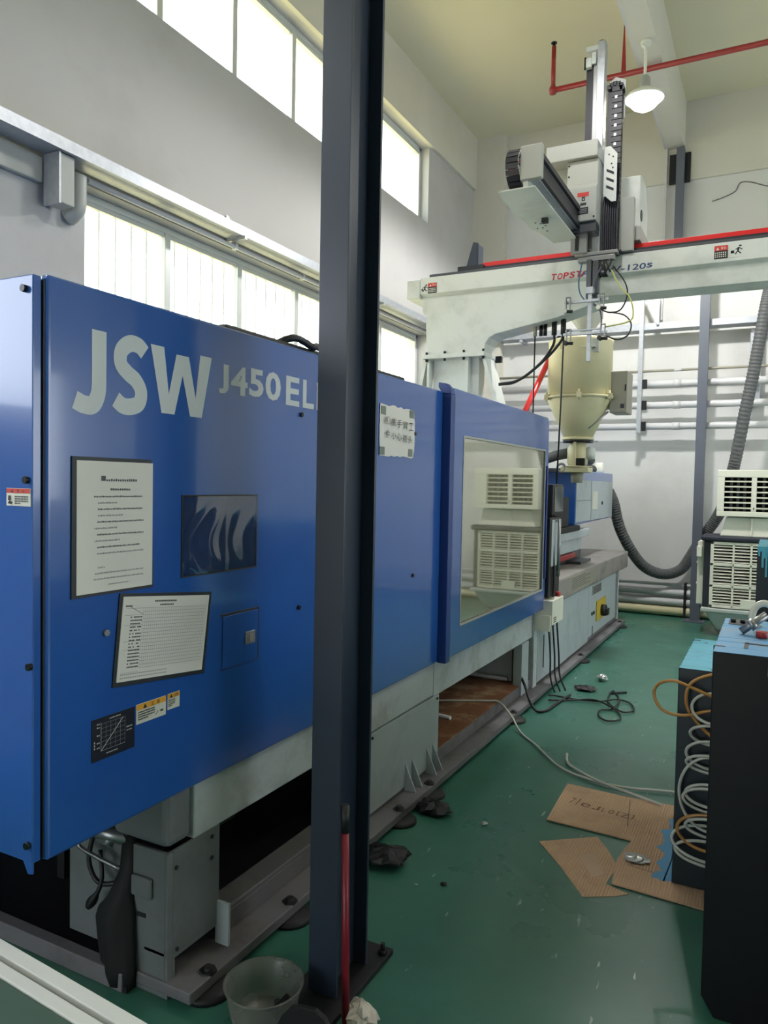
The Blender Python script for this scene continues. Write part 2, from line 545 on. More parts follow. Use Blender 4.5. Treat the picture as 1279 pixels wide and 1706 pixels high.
def window(name, z0, z1, y0, y1, step, bars):
    root = bpy.data.objects.new(name, None)
    root.empty_display_size = 0.1
    COL.objects.link(root)
    root.location = (-4.0, y0, z0)
    root['_b'] = (-4.0, y0, z0)
    root['kind'] = 'structure'
    fx0, fx1 = -4.0, -3.955
    f = MB('alu')
    f.box(fx0, fx1, y0, y1, z0, z0 + 0.05).box(fx0, fx1, y0, y1, z1 - 0.045, z1)
    f.box(fx0, fx1, y0, y0 + 0.045, z0, z1).box(fx0, fx1, y1 - 0.05, y1, z0, z1)
    f.build('frame', root, 0.004)
    y = y0 + 0.045
    ys = [y0]
    k = 1
    while y0 + k * step < y1 - 0.4:
        yy = y0 + k * step
        MB('alu').box(fx0 - 0.005, fx1 + 0.005, yy - 0.028, yy + 0.028, z0 + 0.05, z1 - 0.045).build('mullion', root, 0.004)
        ys.append(yy)
        k += 1
    ys.append(y1)
    for a, b in zip(ys, ys[1:]):
        MB('alu').box(fx0 + 0.008, fx1 - 0.008, a + 0.028, b - 0.028, z0 + 0.05, z0 + 0.085).box(fx0 + 0.008, fx1 - 0.008, a + 0.028, b - 0.028, z1 - 0.075, z1 - 0.045).build('sash_rail', root)
        MB('glass').box(-3.982, -3.977, a + 0.028, b - 0.028, z0 + 0.085, z1 - 0.075).build('pane', root)
    if bars:
        bm = MB('guardbar')
        bm.box(-4.063, -4.043, -0.007, 0.007, z0, z1)
        first = None
        y = y0 + 0.14
        while y < y1 - 0.05:
            if first is None:
                mb = MB('guardbar').box(-4.063, -4.043, y - 0.007, y + 0.007, z0, z1)
                first = mb.build('guard_bar', root)
                yf = y
            else:
                c = first.copy()
                c.location = (0, y - yf, 0)
                COL.objects.link(c)
            y += 0.142
    return root

window('window_1', 2.0, 3.41, WY0, WY1, 0.825, True)
window('window_2', 4.755, 5.66, 2.4, WY1, 0.825, False)

# ------------------------------------------------------------------ foreground steel column
c = thing('steel_column', 'dark blue-grey steel H column standing in front of the blue machine', 'column', (-1.185, 2.03, 0))
cb = MB('column')
cb.box(-1.236, -1.136, 1.93, 1.942, 0.02, ZC).box(-1.236, -1.136, 2.118, 2.13, 0.02, ZC).box(-1.190, -1.182, 1.942, 2.118, 0.02, ZC)
cb.build('h_section', c, 0.0015)
MB('dark').box(-1.285, -1.095, 1.74, 2.24, 0, 0.02).build('base_plate', c, 0.002)
for bx, by in ((-1.115, 2.20), (-1.265, 2.20), (-1.115, 1.78), (-1.262, 1.80)):
    MB('dark').cyl((bx, by, 0.02), (bx, by, 0.034), 0.016, 6).cyl((bx, by, 0.034), (bx, by, 0.055), 0.008, 8).build('anchor_bolt', c)

# ------------------------------------------------------------------ back wall posts, pipes, channels
p = thing('steel_post', 'slate grey steel post from floor to red-topped beam by the back wall', 'column', (-0.81, 9.72, 0))
MB('post').box(-0.862, -0.756, 9.68, 9.69, 0.015, 4.45).box(-0.862, -0.756, 9.77, 9.78, 0.015, 4.45).box(-0.862, -0.85, 9.69, 9.77, 0.015, 4.45).box(-0.768, -0.756, 9.69, 9.77, 0.015, 4.45).build('post', p)
MB('post').box(-0.93, -0.70, 9.61, 9.84, 0, 0.015).build('base_plate', p)
p = thing('steel_bracket_post', 'short slate grey steel post under the ceiling beam above the red rail', 'column', (-1.18, 9.95, 4.3))
MB('post').box(-1.21, -1.12, 9.9, 10.0, 4.3, 5.76).build('post', p, 0.003)
MB('dark').box(-1.30, -1.055, 10.0, 10.02, 5.36, 5.72).build('wall_plate', p)

pipes = [(3.05, 0.016, 'thin beige pipe running along the back wall, uppermost of the wall pipes'),
         (2.885, 0.045, 'white pipe on the back wall just below the thin beige pipe'),
         (2.625, 0.043, 'white pipe on the back wall, middle of the three thick ones'),
         (2.365, 0.043, 'white pipe on the back wall, lowest of the three thick upper ones')]
for z, r, l in pipes:
    pp = thing('wall_pipe', l, 'pipe', (-1.5, 9.86, z))
    MB('pipe' if r > 0.02 else 'hopbox').cyl((-3.38, 9.86, z), (2.4, 9.86, z), r, 16).build('pipe_run', pp)
    for cx in (-1.15, 0.15):
        MB('pipe').cyl((cx, 9.86, z), (cx + 0.09, 9.86, z), r * 1.12, 16).build('coupling', pp)
for i, (z, r, l) in enumerate(((0.40, 0.02, 'thin white pipe low on the back wall behind the sagging duct hose'), (0.30, 0.045, 'low white floor pipe under the sagging hose, topmost of the thick three'),
                (0.185, 0.045, 'low white floor pipe under the sagging hose, middle of the thick three'), (0.07, 0.055, 'low cream pipe lying on the floor against the back wall'))):
    pp = thing('wall_pipe', l, 'pipe', (-1.5, 9.9, z - r))
    MB('pipe' if i < 3 else 'cream').cyl((-3.38, 9.95, z), (2.4, 9.95, z), r, 16).build('pipe_run', pp)
    MB('dark').box(-0.955, -0.925, 9.89, 10.02, max(0.01, z - r - 0.012), z + r + 0.012).build('clamp', pp)

s_ = thing('strut_channel', 'upright galvanised strut holding the white pipes on the back wall', 'bracket', (-1.53, 9.78, 2.28))
MB('galv').box(-1.555, -1.505, 9.735, 9.745, 2.28, 4.05).box(-1.555, -1.549, 9.745, 9.785, 2.28, 4.05).box(-1.511, -1.505, 9.745, 9.785, 2.28, 4.05).build('channel', s_)
for z in (2.885, 2.625, 2.365):
    MB('dark').box(-1.53, -1.45, 9.785, 9.80, z - 0.06, z + 0.055).build('pipe_clamp', s_)
s_ = thing('wall_bracket', 'triangular galvanised bracket on the back wall beneath the robot beam', 'bracket', (-1.4, 10, 3.6))
MB('galv').box(-1.36, -1.33, 9.76, 9.8, 3.6, 4.03).build('upright', s_)
MB('galv').hexa([(-1.53, 9.77, 4.02), (-1.53, 9.8, 4.02), (-1.5, 9.8, 4.05), (-1.5, 9.77, 4.05), (-1.365, 9.77, 3.62), (-1.365, 9.8, 3.62), (-1.335, 9.8, 3.66), (-1.335, 9.77, 3.66)]).build('brace', s_)
t_ = thing('cable_tray', 'galvanised cable tray crossing the back wall behind the hopper', 'cable tray', (-1, 9.75, 3.5))
MB('galv').box(-3.4, -0.95, 9.79, 9.80, 3.55, 3.63).box(-3.4, -0.95, 9.80, 10.02, 3.55, 3.558).build('tray_section', t_)
MB('galv').box(-0.945, 2.4, 9.79, 9.80, 3.55, 3.625).box(-0.945, 2.4, 9.80, 10.02, 3.55, 3.558).build('tray_section', t_)
for x in (-3.1, -0.2, 1.2):
    MB('galv').box(x, x + 0.04, 9.80, 10.05, 3.51, 3.55).build('support_arm', t_)
s_ = tag(MB('galv').box(-0.32, -0.2, 9.93, 10.03, 2.6, 3.5).build('wall_channel', loc=(-0.26, 10, 2.6), bevel=0.004), 'pale grey vertical channel on the back wall behind the rising duct hose', 'bracket')

# left wall cable tray
t_ = thing('cable_tray', 'galvanised cable tray running along the window wall above the barred windows', 'cable tray', (-3.7, 5, 3.45))
MB('galv').box(-3.655, -3.649, -2.0, 8.9, 3.455, 3.525).build('side_rail', t_)
MB('galv').box(-3.80, -3.655, -2.0, 8.9, 3.455, 3.461).build('tray_floor', t_)
MB('galv').box(-3.806, -3.80, -2.0, 8.9, 3.455, 3.525).build('side_rail', t_)
for y in (4.62, 6.9):
    MB('galv').box(-3.83, -3.63, y, y + 0.03, 3.43, 3.455).box(-3.83, -3.81, y, y + 0.03, 3.43, 3.63).build('bracket_arm', t_)
cd = thing('conduit', 'white conduit pipe fixed under the cable tray over the barred windows', 'pipe', (-3.79, 5, 3.4))
MB('pipe').cyl((-3.77, 3.27, 3.40), (-3.77, 8.6, 3.40), 0.016, 10).build('pipe_run', cd)
for y in (4.66, 5.6, 6.94):
    MB('pipe').box(-3.79, -3.75, y, y + 0.03, 3.378, 3.422).build('saddle', cd)
sb = thing('cable_outlet_box', 'grey metal outlet box with rounded pipe end hanging under the tray at left', 'box', (-3.75, 3.05, 3.15))
MB('robot2').box(-3.80, -3.68, 3.0, 3.10, 3.17, 3.45).build('box_body', sb, 0.004)
MB('galv').box(-3.80, -3.67, 2.985, 2.998, 3.16, 3.45).build('hanger_plate', sb)
MB('robot2').tube(smooth_path([(-3.77, 3.2, 3.40), (-3.77, 3.2, 3.3), (-3.78, 3.2, 3.2), (-3.84, 3.19, 3.16)], 5), 0.05, 12).build('pipe_bend', sb)
tag(MB('robot2').box(-3.84, -3.80, -2.0, 2.98, 3.29, 3.43).build('wall_trunking', loc=(-3.82, 0, 3.3), bevel=0.006), 'grey cable trunking along the window wall under the tray, far left', 'trunking')

# ------------------------------------------------------------------ ceiling: sprinkler pipe, lamp, conduit
SY, SZ = 7.91, 5.74
sp = thing('sprinkler_pipe', 'red sprinkler pipe crossing below the ceiling beam', 'pipe', (-1, SY, SZ))
MB('red').cyl((-2.21, SY, SZ), (4.0, SY, SZ), 0.027, 12).build('pipe_run', sp)
MB('red').cyl((-2.21, SY, SZ - 0.02), (-2.21, SY, 6.19), 0.023, 10).build('drop_pipe', sp)
MB('red').lathe(-2.21, SY, [(0.034, SZ - 0.035), (0.040, SZ), (0.034, SZ + 0.035)], 12).build('elbow', sp)
MB('bolt').cyl((-2.21, SY, 6.19), (-2.21, SY, 6.22), 0.016, 8).cyl((-2.21, SY, 6.22), (-2.21, SY, 6.228), 0.032, 8).build('sprinkler_head', sp)
MB('red').prism([(-1.525, SZ), (-1.475, SZ), (-1.505, 6.35)], 'y', SY + 0.027, SY + 0.034).build('hanger', sp)

lp = thing('highbay_lamp', 'lit white dish lamp on a short rod under the ceiling beam', 'lamp', (-1.22, 7.5, 5.2))
MB('lamp_white').cyl((-1.22, 7.5, 5.755), (-1.22, 7.5, 5.79), 0.05, 14).build('ceiling_rose', lp)
MB('lamp_white').tube(smooth_path([(-1.25, 7.5, 5.76), (-1.24, 7.5, 5.74), (-1.22, 7.5, 5.70), (-1.22, 7.5, 5.46)], 5), 0.014, 8).build('rod', lp)
MB('robot2').lathe(-1.22, 7.5, [(0.03, 5.47), (0.05, 5.44), (0.055, 5.36), (0.07, 5.345)], 20).build('socket', lp)
MB('lamp_white').lathe(-1.22, 7.5, [(0.065, 5.35), (0.09, 5.335), (0.15, 5.30), (0.182, 5.255), (0.178, 5.25), (0.145, 5.292), (0.085, 5.325), (0.05, 5.335)], 32).build('lamp_shade', lp)
MB('bulb').lathe(-1.22, 7.5, [(0.0, 5.145), (0.05, 5.152), (0.10, 5.18), (0.15, 5.235), (0.172, 5.254), (0.0, 5.256)], 28).build('diffuser', lp)
lamp('highbay_and_fill_spot', 'SPOT', (-1.22, 7.5, 5.13), 560, (1.0, 0.99, 0.96), 0.12)
cdt = thing('conduit', 'white conduit running along the side of the ceiling beam and down the back wall', 'pipe', (-1.35, 8, 5.8))
MB('pipe').box(-1.362, -1.332, -2, 10.0, 5.80, 5.83).build('conduit_run', cdt)
MB('pipe').box(-1.35, -1.325, 9.985, 10.018, 3.7, 5.80).build('conduit_drop', cdt)
tag(MB('beam_grey').tube(smooth_path([(-0.80, 10.05, 5.10), (-0.67, 10.05, 5.13), (-0.55, 10.05, 5.18), (-0.5, 10.05, 5.27), (-0.39, 10.05, 5.264), (-0.2, 10.05, 5.185), (0.1, 10.05, 5.1)]), 0.006, 6).build('loose_wire', loc=(-0.5, 10.05, 5.1)), 'thin loose wire stuck across the upper back wall at right', 'wire')

# ================================================================== INJECTION MOULDING MACHINE
mc = thing('injection_molding_machine', 'long blue and grey injection moulding machine filling the left of the hall', 'machine', (-2.4, 5, 0))
FX = -1.56      # operator-side face of the clamp guard
XB = -3.25
def pmb(m=None):
    return MB(m)
# clamp guard
gp = MB('blue')
gp.box(FX - 0.03, FX, 1.236, 3.656, 0.65, 2.085)
front = gp.build('guard_panel', mc, 0.010, 3)
lab(front, 'large blue side panel with pale lettering')
ep = MB('blue').box(XB, FX - 0.012, 1.206, 1.230, 0.655, 2.078).prism([(FX - 0.05, 0.66), (FX - 0.012, 0.66), (FX - 0.012, 0.628), (FX - 0.03, 0.625)], 'y', 1.206, 1.212)
endp = ep.build('guard_end_panel', mc, 0.008, 3)
MB('black').box(FX - 0.06, FX - 0.008, 1.232, 1.24, 0.66, 2.07).build('guard_seam', mc)
MB('blue').box(XB, FX - 0.03, 1.232, 3.64, 2.045, 2.082).build('guard_roof', mc, 0.008)
MB('blue').box(XB, XB + 0.03, 1.236, 3.64, 0.65, 2.045).build('guard_rear_panel', mc)
MB('blue2').box(XB + 0.03, FX - 0.03, 3.58, 3.62, 0.65, 2.045).build('guard_inner_panel', mc)
for (x, z) in ((-1.598, 2.045), (-1.59, 1.59), (-1.578, 1.14), (-1.585, 0.70)):
    bolt_mb((x, 1.206, z), (0, -1, 0), 0.009, 0.01).build('bolt', endp)
for (y, z, m_) in ((1.417, 1.189, 'steel'), (2.325, 1.845, 'bolt'), (2.325, 1.13, 'bolt'), (2.75, 1.27, 'bolt'), (3.31, 1.84, 'bolt'), (3.32, 1.15, 'bolt')):
    bolt_mb((FX, y, z), (1, 0, 0), 0.009, 0.008, m_).build('bolt', front)
E1 = FX + 0.0008
UY, UZ = (0, 1, 0), (0, 0, 1)
t = MB('white_txt')
# J S W drawn as heavy outlines
def stroke(mb, pts, wd, x, y0, z0, sy, sz, mt=None, k=7):
    """ribbon of constant width along a path given in unit letter space"""
    P = [Vector((p[0] * sy, p[1] * sz)) for p in pts]
    if k > 1:
        P3 = smooth_path([(a.x, a.y, 0) for a in P], k)
        P = [Vector((a.x, a.y)) for a in P3]
    L, R = [], []
    for i, a in enumerate(P):
        d = (P[min(i + 1, len(P) - 1)] - P[max(i - 1, 0)]).normalized()
        nrm = Vector((-d.y, d.x)) * wd / 2
        L.append(a + nrm); R.append(a - nrm)
    vs = [(x, y0 + q.x, z0 + q.y) for q in L + R]
    n = len(P)
    mb.add(vs, [(i, n + i, n + i + 1, i + 1) for i in range(n - 1)], mt)
JW = 0.047
stroke(t, [(0.68, 1.0), (0.68, 0.80), (0.68, 0.5), (0.66, 0.24), (0.52, 0.09), (0.28, 0.075), (0.04, 0.12)], JW, E1, 1.311, 1.768, 0.119, 0.21)
stroke(t, [(0.93, 0.84), (0.74, 0.92), (0.46, 0.92), (0.22, 0.80), (0.21, 0.63), (0.42, 0.52), (0.66, 0.44), (0.82, 0.30), (0.76, 0.14), (0.50, 0.075), (0.26, 0.08), (0.06, 0.15)], JW * 0.95, E1, 1.440, 1.778, 0.118, 0.200)
W_ = [(0.06, 1.0), (0.27, 0.0), (0.50, 0.86), (0.73, 0.0), (0.94, 1.0)]
def wletter(mb, x, y0, y1, z0, z1, wd):
    h = z1 - z0
    W = y1 - y0
    a = wd / W
    pts = [(0, 1), (a, 1), (0.28, 0.30), (0.50 - a * 0.5, 0.93), (0.50 + a * 0.5, 0.93), (0.72, 0.30), (1 - a, 1), (1, 1), (0.72 + a * 0.55, 0), (0.72 - a * 0.45, 0), (0.50, 0.62), (0.28 + a * 0.45, 0), (0.28 - a * 0.55, 0)]
    V = lambda i: (x, y0 + pts[i][0] * W, z0 + pts[i][1] * h)
    mb.add([V(i) for i in range(13)], [(0, 12, 2, 1), (12, 11, 2), (2, 11, 10, 3), (3, 10, 4), (4, 10, 9, 5), (9, 8, 5), (5, 8, 7, 6)][0:7])
wletter(t, E1, 1.572, 1.828, 1.787, 1.975, 0.052)
t.text('J', (E1, 1.862, 1.872), UY, UZ, 0.048, 0.093, bold=0.03)
t.text('4', (E1, 1.922, 1.876), UY, UZ, 0.085, 0.093, bold=0.03)
t.text('5', (E1, 2.015, 1.880), UY, UZ, 0.08, 0.093, bold=0.03)
t.text('0', (E1, 2.105, 1.878), UY, UZ, 0.09, 0.098, bold=0.03)
t.text('E', (E1, 2.227, 1.872), UY, UZ, 0.085, 0.104, bold=0.025)
t.text('L', (E1, 2.335, 1.872), UY, UZ, 0.075, 0.104, bold=0.025)
t.text('III', (E1, 2.43, 1.872), UY, UZ, 0.15, 0.104, bold=0.02)
t.build('lettering', front)
# small access door with lock
ad = MB('blue').box(FX, FX + 0.004, 1.893, 2.076, 0.990, 1.160)
ad.box(FX, FX + 0.0016, 1.885, 2.084, 1.160, 1.168, 'black').box(FX, FX + 0.0016, 2.076, 2.084, 0.99, 1.168, 'black').box(FX, FX + 0.0016, 1.885, 2.084, 0.984, 0.990, 'blue2')
ad.build('access_door', front, 0.0015)
MB('steel').box(FX + 0.004, FX + 0.009, 2.005, 2.055, 1.05, 1.092).box(FX + 0.009, FX + 0.011, 2.022, 2.045, 1.058, 1.082, 'hopbox').build('lock_plate', front, 0.001)

def dashes(mb, x, y0, y1, z, h, m, gap=0.35, n=None, axis='x+'):
    """a line of tiny illegible characters"""
    n = n or max(2, int((y1 - y0) / (h * 1.05)))
    st = (y1 - y0) / n
    for i in range(n):
        a = y0 + i * st
        hh = h * random.uniform(0.7, 1.0)
        mb.add([(x, a, z), (x, a + st * (1 - gap), z), (x, a + st * (1 - gap), z + hh), (x, a, z + hh)], [(0, 1, 2, 3)], m)

def quad(mb, x, y0, y1, z0, z1, m):
    mb.add([(x, y0, z0), (x, y1, z0), (x, y1, z1), (x, y0, z1)], [(0, 1, 2, 3)], m)

def line2(mb, x, a, b, wd, m):
    d = Vector((b[0] - a[0], b[1] - a[1])).normalized()
    n = Vector((-d.y, d.x)) * wd / 2
    mb.add([(x, a[0] + n.x, a[1] + n.y), (x, a[0] - n.x, a[1] - n.y), (x, b[0] - n.x, b[1] - n.y), (x, b[0] + n.x, b[1] + n.y)], [(0, 1, 2, 3)], m)

# chart plate
ch = MB('lab_navy').box(FX, FX + 0.002, 1.372, 1.520, 0.852, 0.965)
xx = FX + 0.0026
for k in range(6):
    line2(ch, xx, (1.402 + k * 0.0165, 0.876), (1.402 + k * 0.0165, 0.948), 0.0008, 'printlite')
for k in range(7):
    line2(ch, xx, (1.402, 0.876 + k * 0.012), (1.4845, 0.876 + k * 0.012), 0.0008, 'printlite')
line2(ch, xx, (1.402, 0.876), (1.478, 0.948), 0.0018, 'lab_white')
line2(ch, xx, (1.402, 0.876), (1.402, 0.952), 0.0013, 'lab_white')
line2(ch, xx, (1.402, 0.876), (1.4845, 0.876), 0.0013, 'lab_white')
for z in (0.948, 0.939, 0.918, 0.898, 0.885):
    dashes(ch, xx, 1.388, 1.399, z, 0.004, 'lab_white')
dashes(ch, xx, 1.43, 1.47, 0.955, 0.0035, 'lab_white')
dashes(ch, xx, 1.42, 1.46, 0.864, 0.0035, 'lab_white')
dashes(ch, xx, 1.49, 1.512, 0.915, 0.004, 'lab_white')
dashes(ch, xx, 1.49, 1.510, 0.906, 0.003, 'lab_white')
for z in (0.885, 0.893, 0.901):
    quad(ch, xx, 1.379, 1.382, z, z + 0.005, 'lab_white')
lab(ch.build('chart_plate', front), 'dark plate with a white line chart')

def caution(y0, y1, z0, z1, name):
    c = MB('lab_white').box(FX, FX + 0.0016, y0, y1, z0, z1)
    x = FX + 0.0022
    h = z1 - z0
    quad(c, x, y0 + 0.001, y1 - 0.001, z1 - h * 0.30, z1 - 0.001, 'lab_orange')
    wy = y1 - y0
    zt = z1 - h * 0.27
    ty = y0 + wy * 0.28
    c.add([(x + 0.0005, ty - h * 0.13, zt), (x + 0.0005, ty + h * 0.13, zt), (x + 0.0005, ty, zt + h * 0.22)], [(0, 1, 2)], 'lab_black')
    c.text('注', (x + 0.0005, y0 + wy * 0.48, zt), UY, UZ, h * 0.2, h * 0.21, 'lab_black')
    c.text('意', (x + 0.0005, y0 + wy * 0.68, zt), UY, UZ, h * 0.2, h * 0.21, 'lab_black')
    for k in range(4):
        dashes(c, x, y0 + wy * 0.06, y0 + wy * (0.62 if k < 3 else 0.4), z1 - h * (0.45 + 0.12 * k), h * 0.075, 'lab_black', 0.25)
    return c, x
c1, x1 = caution(1.526, 1.641, 0.911, 0.967, 'a')
line2(c1, x1, (1.60, 0.921), (1.61, 0.931), 0.002, 'lab_black')
quad(c1, x1, 1.618, 1.630, 0.926, 0.931, 'lab_black')
c1.build('caution_label', front)
c2, x2 = caution(1.648, 1.698, 0.921, 0.968, 'b')
c2.build('caution_label', front)

# warning label on the end panel
wl = MB('lab_white').box(-1.664, -1.577, 1.2035, 1.206, 1.527, 1.570)
yy = 1.2028
def quady(mb, y, x0, x1, z0, z1, m):
    mb.add([(x0, y, z0), (x1, y, z0), (x1, y, z1), (x0, y, z1)], [(0, 1, 2, 3)], m)
quady(wl, yy, -1.663, -1.578, 1.558, 1.569, 'lab_red')
for k, q in enumerate('▲警告'):
    if k:
        wl.text(q, (-1.645 + k * 0.02, yy - 0.0004, 1.559), (1, 0, 0), UZ, 0.008, 0.008, 'lab_black')
wl.add([(-1.647, yy - 0.0004, 1.560), (-1.637, yy - 0.0004, 1.560), (-1.642, yy - 0.0004, 1.567)], [(0, 1, 2)], 'lab_black')
wl.add([(-1.659, yy, 1.533), (-1.645, yy, 1.530), (-1.640, yy, 1.536), (-1.652, yy, 1.540)], [(0, 1, 2, 3)], 'lab_black')
wl.add([(-1.658, yy, 1.540), (-1.646, yy, 1.540), (-1.648, yy, 1.552), (-1.656, yy, 1.552)], [(0, 1, 2, 3)], 'lab_black')
for k in range(4):
    n = 9 if k < 3 else 4
    for i in range(n):
        quady(wl, yy, -1.633 + i * 0.0055, -1.633 + i * 0.0055 + 0.004, 1.548 - k * 0.0055, 1.5515 - k * 0.0055, 'print')
wl.build('warning_label', endp)

# things lying on the guard roof belong to the machine
MB('black').box(-1.80, -1.66, 2.02, 3.4, 2.082, 2.128).build('cable_duct', mc, 0.01)
MB('black').tube(smooth_path([(-1.72, 2.35, 2.11), (-1.66, 2.42, 2.15), (-1.64, 2.52, 2.13), (-1.68, 2.62, 2.15), (-1.64, 2.7, 2.11), (-1.7, 2.85, 2.1), (-1.8, 3.1, 2.1)]), 0.014, 8).build('cable', mc)

# sliding safety door with polycarbonate window
DX = -1.53
dy0, dy1, dz0, dz1 = 3.70, 5.63, 0.660, 2.112
wy0, wy1, wz0, wz1 = 3.885, 5.555, 0.815, 1.866
d = MB('blue')
def ring(mb, xo, xi, outer, inner, m=None):
    n = len(outer)
    vs = [(xo, a, b) for a, b in outer] + [(xo, a, b) for a, b in inner] + [(xi, a, b) for a, b in outer] + [(xi, a, b) for a, b in inner]
    fs = []
    for i in range(n):
        j = (i + 1) % n
        fs += [(i, j, n + j, n + i), (2 * n + i, 3 * n + i, 3 * n + j, 2 * n + j), (i, 2 * n + i, 2 * n + j, j), (n + i, n + j, 3 * n + j, 3 * n + i)]
    mb.add(vs, fs, m)
def rrect(y0, y1, z0, z1, r, k=6):
    out = []
    for cy, cz, a0 in ((y1 - r, z0 + r, -PI / 2), (y1 - r, z1 - r, 0), (y0 + r, z1 - r, PI / 2), (y0 + r, z0 + r, PI)):
        for i in range(k + 1):
            a = a0 + i / k * PI / 2
            out.append((cy + r * math.cos(a), cz + r * math.sin(a)))
    return out
ro = rrect(dy0, dy1, dz0, dz1, 0.045)
# keep the left corners square-ish
ring(d, DX, DX - 0.035, ro, rrect(wy0, wy1, wz0, wz1, 0.012))
door = d.build('safety_door', mc, 0.006)
MB('blue').box(DX - 0.30, DX - 0.036, dy0, dy1, dz1 - 0.09, dz1 - 0.03).build('door_top_return', door, 0.02, 3)
MB('blue2').box(DX - 0.035, DX + 0.016, 3.655, 3.715, 0.648, 2.07).prism([(DX + 0.016, 2.07), (DX + 0.008, 2.10), (DX - 0.02, 2.128), (DX - 0.06, 2.135), (DX - 0.06, 2.11), (DX - 0.035, 2.07)], 'y', 3.655, 3.715).build('edge_strip', door, 0.004)
MB('poly').box(DX - 0.016, DX - 0.010, wy0 - 0.01, wy1 + 0.01, wz0 - 0.01, wz1 + 0.01).build('door_window', door)
sl = MB('robot2')
ring(sl, DX + 0.002, DX - 0.006, rrect(wy0 - 0.004, wy1 + 0.004, wz0 - 0.004, wz1 + 0.004, 0.014), rrect(wy0 + 0.008, wy1 - 0.008, wz0 + 0.008, wz1 - 0.008, 0.008))
sl.build('window_gasket', door)
MB('blue2').box(DX, DX + 0.012, 5.575, 5.60, 0.9, 1.75).build('door_pull', door, 0.004)
# inside the mould space: rear door with window, platens, tie bars
MB('machine_white').box(XB, XB + 0.04, 3.64, 5.6, 0.66, 1.0).box(XB, XB + 0.04, 3.64, 5.6, 1.75, 2.09).box(XB, XB + 0.04, 3.64, 3.9, 1.0, 1.75).box(XB, XB + 0.04, 5.3, 5.6, 1.0, 1.75).build('rear_door', mc)
MB('machine_white').box(-2.85, -1.85, 3.72, 4.0, 0.75, 1.85).build('moving_platen', mc, 0.02)
MB('machine_white').box(-2.95, -1.72, 5.66, 6.1, 0.72, 2.0).build('fixed_platen', mc, 0.02)
for x, z in ((-1.98, 0.95), (-1.98, 1.65), (-2.7, 0.95), (-2.7, 1.65)):
    MB('steel').cyl((x, 3.9, z), (x, 5.7, z), 0.045, 16).build('tie_bar', mc)
MB('machine_white').box(XB, -1.63, 3.64, 5.64, 0.56, 0.6).build('mold_space_floor', mc)

# lower frame
MB('machine_white').box(-1.68, -1.60, 1.815, 3.70, 0.455, 0.640).build('side_rail', mc, 0.006)
MB('machine_white').box(-1.68, -1.602, 3.706, 5.62, 0.445, 0.648).build('side_rail', mc, 0.006)
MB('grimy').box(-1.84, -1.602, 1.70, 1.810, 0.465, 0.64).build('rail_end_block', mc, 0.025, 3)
MB('machine_panel').box(-1.62, -1.597, 2.975, 3.775, 0.075, 0.448).build('lower_side_panel', mc, 0.003)
for y, z in ((3.745, 0.43), (3.745, 0.13), (3.0, 0.43)):
    bolt_mb((-1.597, y, z), (1, 0, 0), 0.007, 0.006).build('bolt', mc)
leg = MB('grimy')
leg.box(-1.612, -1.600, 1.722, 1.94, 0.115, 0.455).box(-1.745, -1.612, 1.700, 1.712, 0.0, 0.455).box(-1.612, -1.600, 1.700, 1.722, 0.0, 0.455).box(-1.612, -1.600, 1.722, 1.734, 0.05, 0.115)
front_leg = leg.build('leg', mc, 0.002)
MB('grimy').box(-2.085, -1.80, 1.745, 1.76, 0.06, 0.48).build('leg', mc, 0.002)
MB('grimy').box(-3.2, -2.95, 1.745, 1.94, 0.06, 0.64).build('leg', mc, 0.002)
MB('machine_panel').box(-1.605, -1.55, 1.928, 1.938, 0.055, 0.2).build('gusset', mc)
for y in (3.36, 3.44, 3.62, 3.70):
    MB('machine_panel').prism([(-1.60, 0.055), (-1.535, 0.055), (-1.60, 0.2)], 'y', y, y + 0.008).build('gusset', mc)
for y, z in ((1.90, 0.43), (1.90, 0.36), (1.74, 0.14), (1.735, 0.40)):
    bolt_mb((-1.600, y, z), (1, 0, 0), 0.007, 0.004, 'black').build('bolt', mc)
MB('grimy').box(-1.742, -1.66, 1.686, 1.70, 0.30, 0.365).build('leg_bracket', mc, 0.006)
wb = MB('lab_black').box(-1.725, -1.69, 1.698, 1.70, 0.232, 0.246)
wb.build('nameplate', mc)
# black oily mechanics and hanging hose between the front legs
MB('dark').box(-1.85, -1.66, 1.80, 2.1, 0.40, 0.64).box(-2.02, -1.85, 1.72, 1.9, 0.46, 0.6).build('hydraulic_block', mc, 0.01)
MB('steel').cyl((-1.97, 1.70, 0.455), (-1.78, 1.72, 0.455), 0.022, 10).cyl((-1.86, 1.70, 0.42), (-1.86, 1.76, 0.5), 0.018, 10).cyl((-1.90, 1.69, 0.47), (-1.90, 1.75, 0.47), 0.026, 6).build('valve', mc)
MB('steel').tube(smooth_path([(-1.93, 1.70, 0.44), (-1.98, 1.69, 0.40), (-1.90, 1.69, 0.38), (-1.80, 1.70, 0.36)], 4), 0.007, 6).build('linkage_rod', mc)
MB('black').tube(smooth_path([(-1.92, 1.70, 0.45), (-1.93, 1.69, 0.36), (-1.89, 1.69, 0.30), (-1.82, 1.70, 0.31), (-1.78, 1.74, 0.34)], 4), 0.008, 6).build('hose', mc)
MB('black').tube(smooth_path([(-1.89, 1.70, 0.40), (-1.87, 1.69, 0.32), (-1.88, 1.68, 0.27), (-1.92, 1.68, 0.215)], 4), [0.007] * 9 + [0.012, 0.016, 0.016, 0.012], 6).build('hose', mc)
sv = MB('blackcloth')
